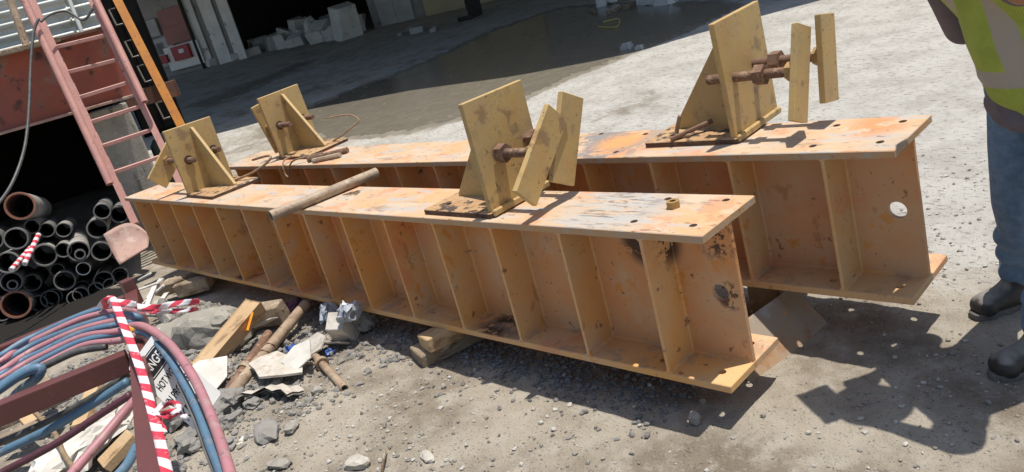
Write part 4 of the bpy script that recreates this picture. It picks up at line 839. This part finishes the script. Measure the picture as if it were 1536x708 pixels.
for k_, (kd, P, z0) in enumerate(tops):
    zs = [z0-.05, z0-.03, z0-.03+.01*random.random(), z0-.02, z0, z0, z0-.005, z0-.05, z0-.16]
    hose([H(px+random.uniform(-2, 2), py+random.uniform(-2, 2), z) for (px, py), z in zip(P, zs)], .0112 if kd == 'p' else .0108, 'hose_pink' if kd == 'p' else 'hose_blue', '%s %s hose from the back rail in the bundle on the red frame' % (('first', 'second', 'third', 'fourth')[k_//2], 'pink' if kd == 'p' else 'blue'), GH)
hose([H(-40, 597, .86), H(0, 579, .87), H(61, 552, .88), H(114, 528, .89), H(160, 520, .88)], .012, 'cable_black', 'black cable lying along the hose bundle on the frame', name='cable')
hose([H(-40, 612, .85), H(0, 583, .87), H(35, 560, .89), H(60, 552, .89), H(56, 566, .86), H(26, 590, .80), H(0, 622, .72), H(-30, 660, .65)], .016, 'hose_blue', 'blue hose bending down off the bundle over the frame rail')
hose([H(186, 492, .90), H(212, 489, .92), H(244, 507, .91), H(269, 534, .89), H(293, 571, .87), H(313, 615, .85), H(330, 660, .84), H(345, 710, .84), H(362, 775, .85)], .0135, 'hose_pink', 'thick pink hose arching over the danger sign')
hose([H(184, 500, .89), H(218, 499, .90), H(250, 532, .87), H(276, 575, .84), H(297, 617, .82), H(314, 664, .81), H(331, 708, .81), H(352, 775, .82)], .0125, 'hose_blue', 'blue hose running inside the thick pink hose past the sign')
hose([H(268, 575, .83), H(289, 620, .80), H(305, 664, .79), H(321, 705, .79), H(338, 750, .80)], .007, 'pipe_rim', 'thin pale grey cable beside the blue hose past the sign', name='cable')
hose([H(-30, 692, .66), H(0, 679, .67), H(81, 640, .70), H(142, 604, .74), H(192, 572, .78)], .0145, 'hose_blue', 'blue hose sagging below the frame, upper of the low pair')
hose([H(-30, 672, .66), H(0, 664, .66), H(81, 628, .69), H(142, 594, .73), H(192, 562, .77)], .012, 'cable_black', 'black hose sagging below the frame above a blue one', name='cable')
hose([H(-20, 722, .66), H(8, 706, .66), H(81, 667, .69), H(150, 622, .73), H(196, 592, .77)], .012, 'hose_maroon', 'dark maroon hose sagging below the red frame')
hose([H(85, 745, .70), H(110, 708, .71), H(150, 662, .73), H(185, 620, .76), H(214, 588, .79)], .0145, 'hose_pink', 'pink hose passing under the frame rail beside the tape')
hose([H(170, 720, .70), H(190, 698, .70), H(205, 670, .70)], .014, 'hose_blue', 'short run of blue hose showing beside the plank end')
# warning tape
tp = thing('barrier_tape', 'red and white barrier tape wrapped round the hoses and frame', 'tape', tuple(at_z(212, 558, FZ)))
def tape(pts, w, wdir=None, wob=.25):
    P = spline([at_d(*q) for q in pts], 7); WV = []
    for k, p in enumerate(P):
        t_ = (P[min(k+1, len(P)-1)]-P[max(k-1, 0)]).normalized(); v = (CAM-p).normalized(); s_ = t_.cross(v).normalized(); n2 = s_.cross(t_)
        a = wob*math.sin(k*.55); WV.append((s_*math.cos(a)+n2*math.sin(a))*w)
    P = [p-Vector(OFF[tp.name]) for p in P]; return ribbon(P, WV, 'tape_strip', 'tape', None, None, per=.105, parent=tp)
tape([H(150, 462, .97), H(158, 452, 1.0), H(170, 450, 1.0), H(180, 474, .985), H(191, 501, .96), H(203, 532, .935), H(212, 558, .915), H(228, 615, .895), H(243, 676, .895), H(254, 725, .895)], .025)
tape([H(150, 462, .965), H(165, 456, .985), H(182, 454, .985), H(205, 458, .98)], .026, wob=.5)
tape([H(205, 460, .97), H(235, 461, .955), H(262, 456, .96), H(300, 452, .97)], .022, wob=.6)
tape([H(206, 464, .96), H(240, 468, .94), H(270, 466, .94), H(298, 463, .95)], .018, wob=.9)
tape([H(230, 619, .895), H(248, 606, .90), H(268, 608, .905), H(262, 617, .90), H(240, 620, .895)], .018, wob=1.0)
tape([H(232, 620, .893), H(255, 626, .89), H(272, 622, .885), H(284, 628, .88)], .014, wob=1.1)
tape([H(230, 616, .893), H(240, 634, .88), H(247, 648, .87)], .016, wob=.8)
solo(MB().tube([at_d(194+6*math.sin(k*1.7), 492+3*k, dz_(194, 492+3*k, .935)) for k in range(8)], .006, 6), 'chain', 'chain_yellow', 'short yellow chain hooked between hoses and frame corner', 'chain')
# danger sign
sTL, sTR, sBL = at_d(192, 553, 2.48), at_d(228, 503, 2.49), at_d(289, 651, 2.36)
ux = (sTR-sTL).normalized(); vy = (sBL-sTL); vy = (vy-ux*vy.dot(ux)); SHh = vy.length; vy.normalize(); SWw = (sTR-sTL).length*1.06; nz_ = ux.cross(-vy).normalized()
SM = Matrix((ux, -vy, nz_)).transposed().to_4x4(); SM.translation = sTL
sg = thing('danger_sign', 'white danger hot work in progress sign hanging under the hoses', 'sign', matrix=SM)
rb_ = [(0.006, 0), (SWw-.006, 0), (SWw, -.006), (SWw, -SHh+.006), (SWw-.006, -SHh), (.006, -SHh), (0, -SHh+.006), (0, -.006)]
MB().prism(rb_, -.0035, 0).build('board', 'sign_white', sg)
ov = []; ow, oh, cx_, cy_ = SWw*.47, SHh*.125, SWw/2, -SHh*.20
for k in range(28): a = k/28*6.283; ov.append((cx_+ow*abs(math.cos(a))**.45*math.copysign(1, math.cos(a)), cy_+oh*abs(math.sin(a))**.6*math.copysign(1, math.sin(a))))
MB().prism(ov, 0, .0006).build('danger_panel', 'sign_black', sg)
ov2 = [(cx_+(x-cx_)*.94, cy_+(y-cy_)*.88) for x, y in ov]
MB().prism(ov2, .0006, .0009).build('danger_ring', 'sign_white', sg)
ov3 = [(cx_+(x-cx_)*.91, cy_+(y-cy_)*.82) for x, y in ov]
MB().prism(ov3, .0009, .0012).build('danger_field', 'sign_black', sg)
def text(s, size, x, y, z, m, parent, width=None, align='LEFT'):
    cu = bpy.data.curves.new('t', 'FONT'); cu.body = s; cu.size = size; cu.extrude = .0003; cu.offset = size*.012; cu.align_x = align; cu.align_y = 'CENTER'
    o = bpy.data.objects.new('t', cu); COL.objects.link(o); dg = bpy.context.evaluated_depsgraph_get(); me = bpy.data.meshes.new_from_object(o.evaluated_get(dg)); bpy.data.objects.remove(o)
    xs = [v.co.x for v in me.vertices]; k = width/(max(xs)-min(xs)) if width else 1; x0 = (max(xs)+min(xs))/2 if align == 'CENTER' else min(xs)
    for v in me.vertices: v.co.x = (v.co.x-x0)*k+x; v.co.y += y; v.co.z += z
    return link('lettering', me, m, parent)
text('DANGER', SHh*.155, cx_, cy_, .0014, 'sign_white', sg, SWw*.80, 'CENTER')
text('HOT WORK', SHh*.125, cx_, -SHh*.425, .0006, 'sign_black', sg, SWw*.74, 'CENTER')
text('IN PROGRESS', SHh*.125, cx_, -SHh*.60, .0006, 'sign_black', sg, SWw*.90, 'CENTER')
text('KEEP', SHh*.19, SWw*.06, -SHh*.83, .0006, 'sign_black', sg, SWw*.56)
# ------------------------------------------------------------------ man at the girder end
def blob(name, chains, vox, m, parent, it=4, cuts=(), fac=.5):
    bm = bmesh.new()
    for ch in chains:
        for k, (x, y, z, r) in enumerate(ch):
            g = bmesh.ops.create_icosphere(bm, subdivisions=3, radius=r)['verts']
            for v in g: v.co += Vector((x, y, z))
            if k:
                a = Vector(ch[k-1][:3]); b = Vector((x, y, z)); d = b-a
                if d.length > 1e-5:
                    g = bmesh.ops.create_cone(bm, cap_ends=True, segments=24, radius1=ch[k-1][3], radius2=r, depth=d.length)['verts']; q = d.to_track_quat('Z', 'Y')
                    for v in g: v.co = q @ v.co+(a+b)/2
    me = bpy.data.meshes.new(name); bm.to_mesh(me); bm.free(); o = bpy.data.objects.new('tmp', me); COL.objects.link(o)
    rm = o.modifiers.new('r', 'REMESH'); rm.mode = 'VOXEL'; rm.voxel_size = vox; sm = o.modifiers.new('s', 'SMOOTH'); sm.iterations = it; sm.factor = fac
    dg = bpy.context.evaluated_depsgraph_get(); n = bpy.data.meshes.new_from_object(o.evaluated_get(dg)); bpy.data.objects.remove(o)
    bm = bmesh.new(); bm.from_mesh(n)
    for co, no in cuts:
        bmesh.ops.bisect_plane(bm, geom=bm.verts[:]+bm.edges[:]+bm.faces[:], plane_co=co, plane_no=no, clear_outer=True)
    off = Vector(OFF[parent.name])
    for v in bm.verts: v.co -= off
    n2 = bpy.data.meshes.new(name); bm.to_mesh(n2); bm.free(); n2.name = name
    return link(name, n2, m, parent, smooth=True)
F2 = Vector((-.60, -.80, 0)); Lf = Vector((.80, -.60, 0))      # facing, his left
toeR, toeL = at_z(1459, 480, 0), at_z(1487, 572, 0)
anR, anL = toeR-F2*.225+Vector((0, 0, .10)), toeL-F2*.225+Vector((0, 0, .10))
pel = Vector((.775, .800, .93))
def c4(v, r): return (v.x, v.y, v.z, r)
def loc(f, l, z, o=pel): return Vector((o.x, o.y, 0))+F2*f+Lf*l+Vector((0, 0, z))
man = thing('person', 'person in a yellow green safety vest, grey shirt, jeans and black boots, hands raised', 'person', (pel.x, pel.y, 0))
hipR, hipL = loc(0, -.095, .90), loc(0, .095, .90)
knR, knL = hipR.lerp(anR, .5)+F2*.035, hipL.lerp(anL, .5)+F2*.04
shR, shL = loc(.17, -.195, 1.43), loc(.20, .20, 1.43); nk = loc(.20, 0, 1.47); hd = loc(.31, 0, 1.61)
elR, elL = loc(.05, -.275, 1.14), loc(.31, .30, 1.325); wrR, wrL = loc(.25, -.16, 1.42), loc(.42, .07, 1.49)
def hand(w, tgt, s):
    d = (tgt-w).normalized(); sd = d.cross(Vector((0, 0, 1))).normalized()*s; ch = [[c4(w, .027), c4(w+d*.05, .030), c4(w+d*.085, .028)]]
    for k, (o_, L) in enumerate(((-.027, .062), (-.009, .072), (.009, .068), (.026, .054))):
        b0 = w+d*.085+sd*o_; b1 = b0+d*L*.5+Vector((0, 0, .008)); b2 = b1+d*L*.32+Vector((0, 0, .022)); ch.append([c4(b0, .0095), c4(b1, .0088), c4(b2, .0075)])
    t0 = w+d*.03-sd*.028; ch.append([c4(t0, .012), c4(t0+d*.03-sd*.02+Vector((0, 0, .012)), .0105), c4(t0+d*.06-sd*.018+Vector((0, 0, .026)), .0085)]); return ch
ph = loc(.47, -.08, 1.57)
body = [[c4(loc(.05, 0, 1.2), .08), c4(nk-Vector((0, 0, .06)), .07), c4(nk, .058), c4(loc(.25, 0, 1.54), .056)],
        [c4(hd+Vector((0, 0, .045)), .092), c4(hd+F2*.015-Vector((0, 0, .015)), .080), c4(hd+F2*.045-Vector((0, 0, .085)), .050)], [c4(hd+F2*.02+Vector((0, 0, .03)), .088)],
        [c4(hd+F2*.095+Vector((0, 0, .015)), .010), c4(hd+F2*.108-Vector((0, 0, .022)), .016)],
        [c4(hd+F2*.075-Vector((0, 0, .055)), .022)], [c4(hd+Lf*.082-Vector((0, 0, .01)), .020)], [c4(hd-Lf*.082-Vector((0, 0, .01)), .020)],
        [c4(shR, .05), c4(elR, .043), c4(elR.lerp(wrR, .4), .041), c4(wrR, .028)], [c4(shL, .05), c4(elL, .043), c4(elL.lerp(wrL, .4), .041), c4(wrL, .028)], [c4(shR, .06), c4(nk-Vector((0, 0, .06)), .07), c4(shL, .06)]] + hand(wrR, ph-Lf*.05, 1) + hand(wrL, ph+Lf*.05, -1)
blob('body', body, .0055, 'skin', man, 2)
tor = [[c4(loc(0, -.08, .90), .108), c4(loc(.015, -.075, 1.05), .112), c4(loc(.055, -.085, 1.25), .118), c4(loc(.15, -.10, 1.36), .105), c4(shR, .066)], [c4(loc(0, .08, .90), .108), c4(loc(.015, .075, 1.05), .112), c4(loc(.055, .085, 1.25), .118), c4(loc(.165, .10, 1.36), .105), c4(shL, .066)],
       [c4(loc(.06, 0, 1.0), .10), c4(loc(.10, 0, 1.15), .11), c4(loc(.135, 0, 1.3), .11)], [c4(loc(0, -.08, .90), .108), c4(loc(0, .08, .90), .108)], [c4(loc(.03, -.075, 1.1), .112), c4(loc(.03, .075, 1.1), .112)], [c4(loc(.06, -.085, 1.27), .117), c4(loc(.06, .085, 1.27), .117)]]
slv = [[c4(shR, .068), c4(shR.lerp(elR, .55), .066), c4(elR, .062), c4(elR.lerp(wrR, .75), .052)], [c4(shL, .068), c4(shL.lerp(elL, .45), .078), c4(shL.lerp(elL, .78), .076)], [c4(shR, .066), c4(nk-Vector((0, 0, .075)), .08), c4(shL, .066)]]
wr_ = []
for k in range(7):                                             # loose folds at the waist
    z = .86+.035*k; wr_.append([c4(loc(.03+.01*(k % 2), -.15, z), .045), c4(loc(.09, -.02*(k % 3), z+.02), .05), c4(loc(.03, .15, z-.01), .045)])
blob('shirt', tor+slv+wr_, .010, 'shirt', man, 3, cuts=[((0, 0, .835), (0, 0, -1))])
# safety vest
vm = bpy.data.materials.new('vest'); vm.use_nodes = True; nt = vm.node_tree; bs = nt.nodes['Principled BSDF']; tc = nt.nodes.new('ShaderNodeTexCoord').outputs['Object']
mp = nt.nodes.new('ShaderNodeMapping'); mp.vector_type = 'TEXTURE'; nt.links.new(tc, mp.inputs[0]); mp.inputs['Rotation'].default_value = (0, 0, math.atan2(F2.y, F2.x))
sx = nt.nodes.new('ShaderNodeSeparateXYZ'); nt.links.new(mp.outputs[0], sx.inputs[0])      # x forward, y left, z up
def band(v, a, b, e=.002): return math_(nt, 'MULTIPLY', ramp(nt, v, a-e, a+e), ramp(nt, v, b+e, b-e))
ck = math_(nt, 'MULTIPLY', math_(nt, 'SINE', math_(nt, 'MULTIPLY', sx.outputs[2], 900)), math_(nt, 'SINE', math_(nt, 'MULTIPLY', sx.outputs[1], 900)))
hv = mixc(nt, ramp(nt, noise_(nt, tc, 12), .35, .65), (.36, .43, .075), (.29, .36, .055)); hv = mixc(nt, math_(nt, 'MULTIPLY', ramp(nt, ck, -.2, .6), .55), hv, (.14, .22, .03))
vband = math_(nt, 'MULTIPLY', math_(nt, 'MAXIMUM', band(sx.outputs[1], .06, .112), band(sx.outputs[1], -.112, -.06)), ramp(nt, sx.outputs[2], 1.02, 1.025))
bnd = math_(nt, 'MAXIMUM', band(sx.outputs[2], .995, 1.05), vband)
hv = mixc(nt, bnd, hv, (.34, .31, .27)); nt.links.new(hv, bs.inputs['Base Color']); bs.inputs['Roughness'].default_value = .8
bn = nt.nodes.new('ShaderNodeBump'); bn.inputs['Strength'].default_value = .4; bn.inputs['Distance'].default_value = .02; nt.links.new(noise_(nt, tc, 16, 4), bn.inputs['Height']); nt.links.new(bn.outputs[0], bs.inputs['Normal'])
ves = [[(x, y, z, r+.016) for x, y, z, r in ch] for ch in tor]
blob('vest', ves, .010, vm, man, 5, cuts=[((0, 0, 1.45), (0, 0, 1)), (loc(.02, .0, .93), (-Lf*.55+Vector((0, 0, -1)))), (loc(0, -.135, 1.2), -Lf)])
# jeans, boots
def leg(h, k, a): return [c4(h+Vector((0, 0, .03)), .100), c4(h.lerp(k, .45), .092), c4(k, .073), c4(k.lerp(a, .4)-F2*.012, .072), c4(a+Vector((0, 0, .07)), .062), c4(a+Vector((0, 0, .02)), .066)]
jn = [leg(hipR, knR, anR), leg(hipL, knL, anL), [c4(hipR+Vector((0, 0, .05)), .108), c4(hipL+Vector((0, 0, .05)), .108)], [c4(loc(-.03, 0, .86), .09), c4(loc(.02, 0, .95), .11)]]
for h, k, a in ((hipR, knR, anR), (hipL, knL, anL)):
    for t_ in (.12, .2, .3): jn.append([c4(k.lerp(a, t_*2.6)-F2*.03+Lf*.02, .056), c4(k.lerp(a, t_*2.6+.1)+F2*.028-Lf*.02, .050)])
    for t_ in (.0, .03, .055): jn.append([c4(a+Vector((0, 0, .03+t_))+F2*.02-Lf*.03, .048), c4(a+Vector((0, 0, .045+t_))+F2*.02+Lf*.03, .048)])
blob('jeans', jn, .009, 'denim', man, 3, cuts=[((0, 0, .99), (0, 0, 1))])
def boot(toe, an):
    s = toe-F2*.055
    up = [[c4(toe-F2*.062+Vector((0, 0, .052)), .047), c4(toe-F2*.12+Vector((0, 0, .058)), .047), c4(toe-F2*.17+Vector((0, 0, .078)), .050), c4(an+Vector((0, 0, .035)), .056), c4(an+Vector((0, 0, .10)), .058)], [c4(toe-F2*.052+Vector((0, 0, .045))+Lf*.012, .043)], [c4(toe-F2*.052+Vector((0, 0, .045))-Lf*.012, .043)],
          [c4(an-F2*.04+Vector((0, 0, -.045)), .043), c4(an-F2*.03+Vector((0, 0, .04)), .046)], [c4(toe-F2*.08+Vector((0, 0, .04)), .044), c4(an-F2*.035+Vector((0, 0, -.05)), .042)]]
    b = blob('boot', up, .0065, 'boot_leather', man, 3, cuts=[((0, 0, .02), (0, 0, -1))])
    pts = []; n = 36; L0 = .30; c0 = toe-F2*L0*.5
    for k in range(n):
        a = k/n*6.283; x = math.cos(a); y = math.sin(a); pts.append((.152*abs(x)**.75*math.copysign(1, x), (.048+.006*x)*abs(y)**.7*math.copysign(1, y)))
    off = Vector(OFF[man.name]); R = Matrix((F2, Vector((-F2.y, F2.x, 0)), Vector((0, 0, 1)))).transposed()
    sb = MB().prism(pts, .001, .030, R, c0-off); bmesh.ops.bevel(sb.bm, geom=[e for e in sb.bm.edges if abs(e.verts[0].co.z-e.verts[1].co.z) < .001], offset=.004, segments=1, affect='EDGES')
    sb.build('sole', 'boot_sole', b)
    for k in range(4):
        q_ = toe-F2*(.125+.026*k)+Vector((0, 0, .098+.010*k))-off; MB().tube([q_-Lf*.028+Vector((0, 0, -.006)), q_+Vector((0, 0, .006)), q_+Lf*.028+Vector((0, 0, -.006))], .0035, 6).build('lace', 'pipe_grey', b)
    MB().tube([an-F2*.052+Vector((0, 0, .10))-off, an-F2*.07+Vector((0, 0, .125))-off, an-F2*.056+Vector((0, 0, .15))-off], .006, 6).build('pull_tab', 'boot_leather', b)
boot(toeR, anR); boot(toeL, anL)
hl = [[c4(hd+Vector((0, 0, .075)), .108), c4(hd+F2*.02+Vector((0, 0, .085)), .106)]]
blob('helmet', hl, .008, 'helmet', man, 3, cuts=[((0, 0, hd.z+.06), (0, 0, -1))])
off = Vector(OFF[man.name]); MB().lathe([(0, .10), (0, .132), (.008, .132), (.012, .10)], 28, hd+F2*.018+Vector((0, 0, .055))-off, (0, 0, 1), closed=True).build('helmet_brim', 'helmet', man, auto=40)
for s_ in (-1, 1):
    MB().lathe([(-.003, .004), (0, .011), (.005, .009)], 12, hd+F2*.094+Lf*.032*s_+Vector((0, 0, .018))-off, F2).build('eye', 'phone', man, smooth=True)
MB().tube([hd+F2*.096-Lf*.022-Vector((0, 0, .062))-off, hd+F2*.100-Vector((0, 0, .062))-off, hd+F2*.096+Lf*.022-Vector((0, 0, .062))-off], .005, 6).build('mouth', 'panel_pink', man)
ph_ = thing('tablet', 'dark handheld tablet held flat in both hands by the vested person', 'tablet', tuple(ph))
MB().box((0, 0, .012), (.20, .13, .010), Matrix((Lf, F2, Vector((0, 0, 1)))).transposed() @ rx(-.35), bev=.004).build('case', 'phone', ph_)
MB().box((0, 0, .0175), (.185, .115, .002), Matrix((Lf, F2, Vector((0, 0, 1)))).transposed() @ rx(-.35)).build('screen', 'dark_steel', ph_)
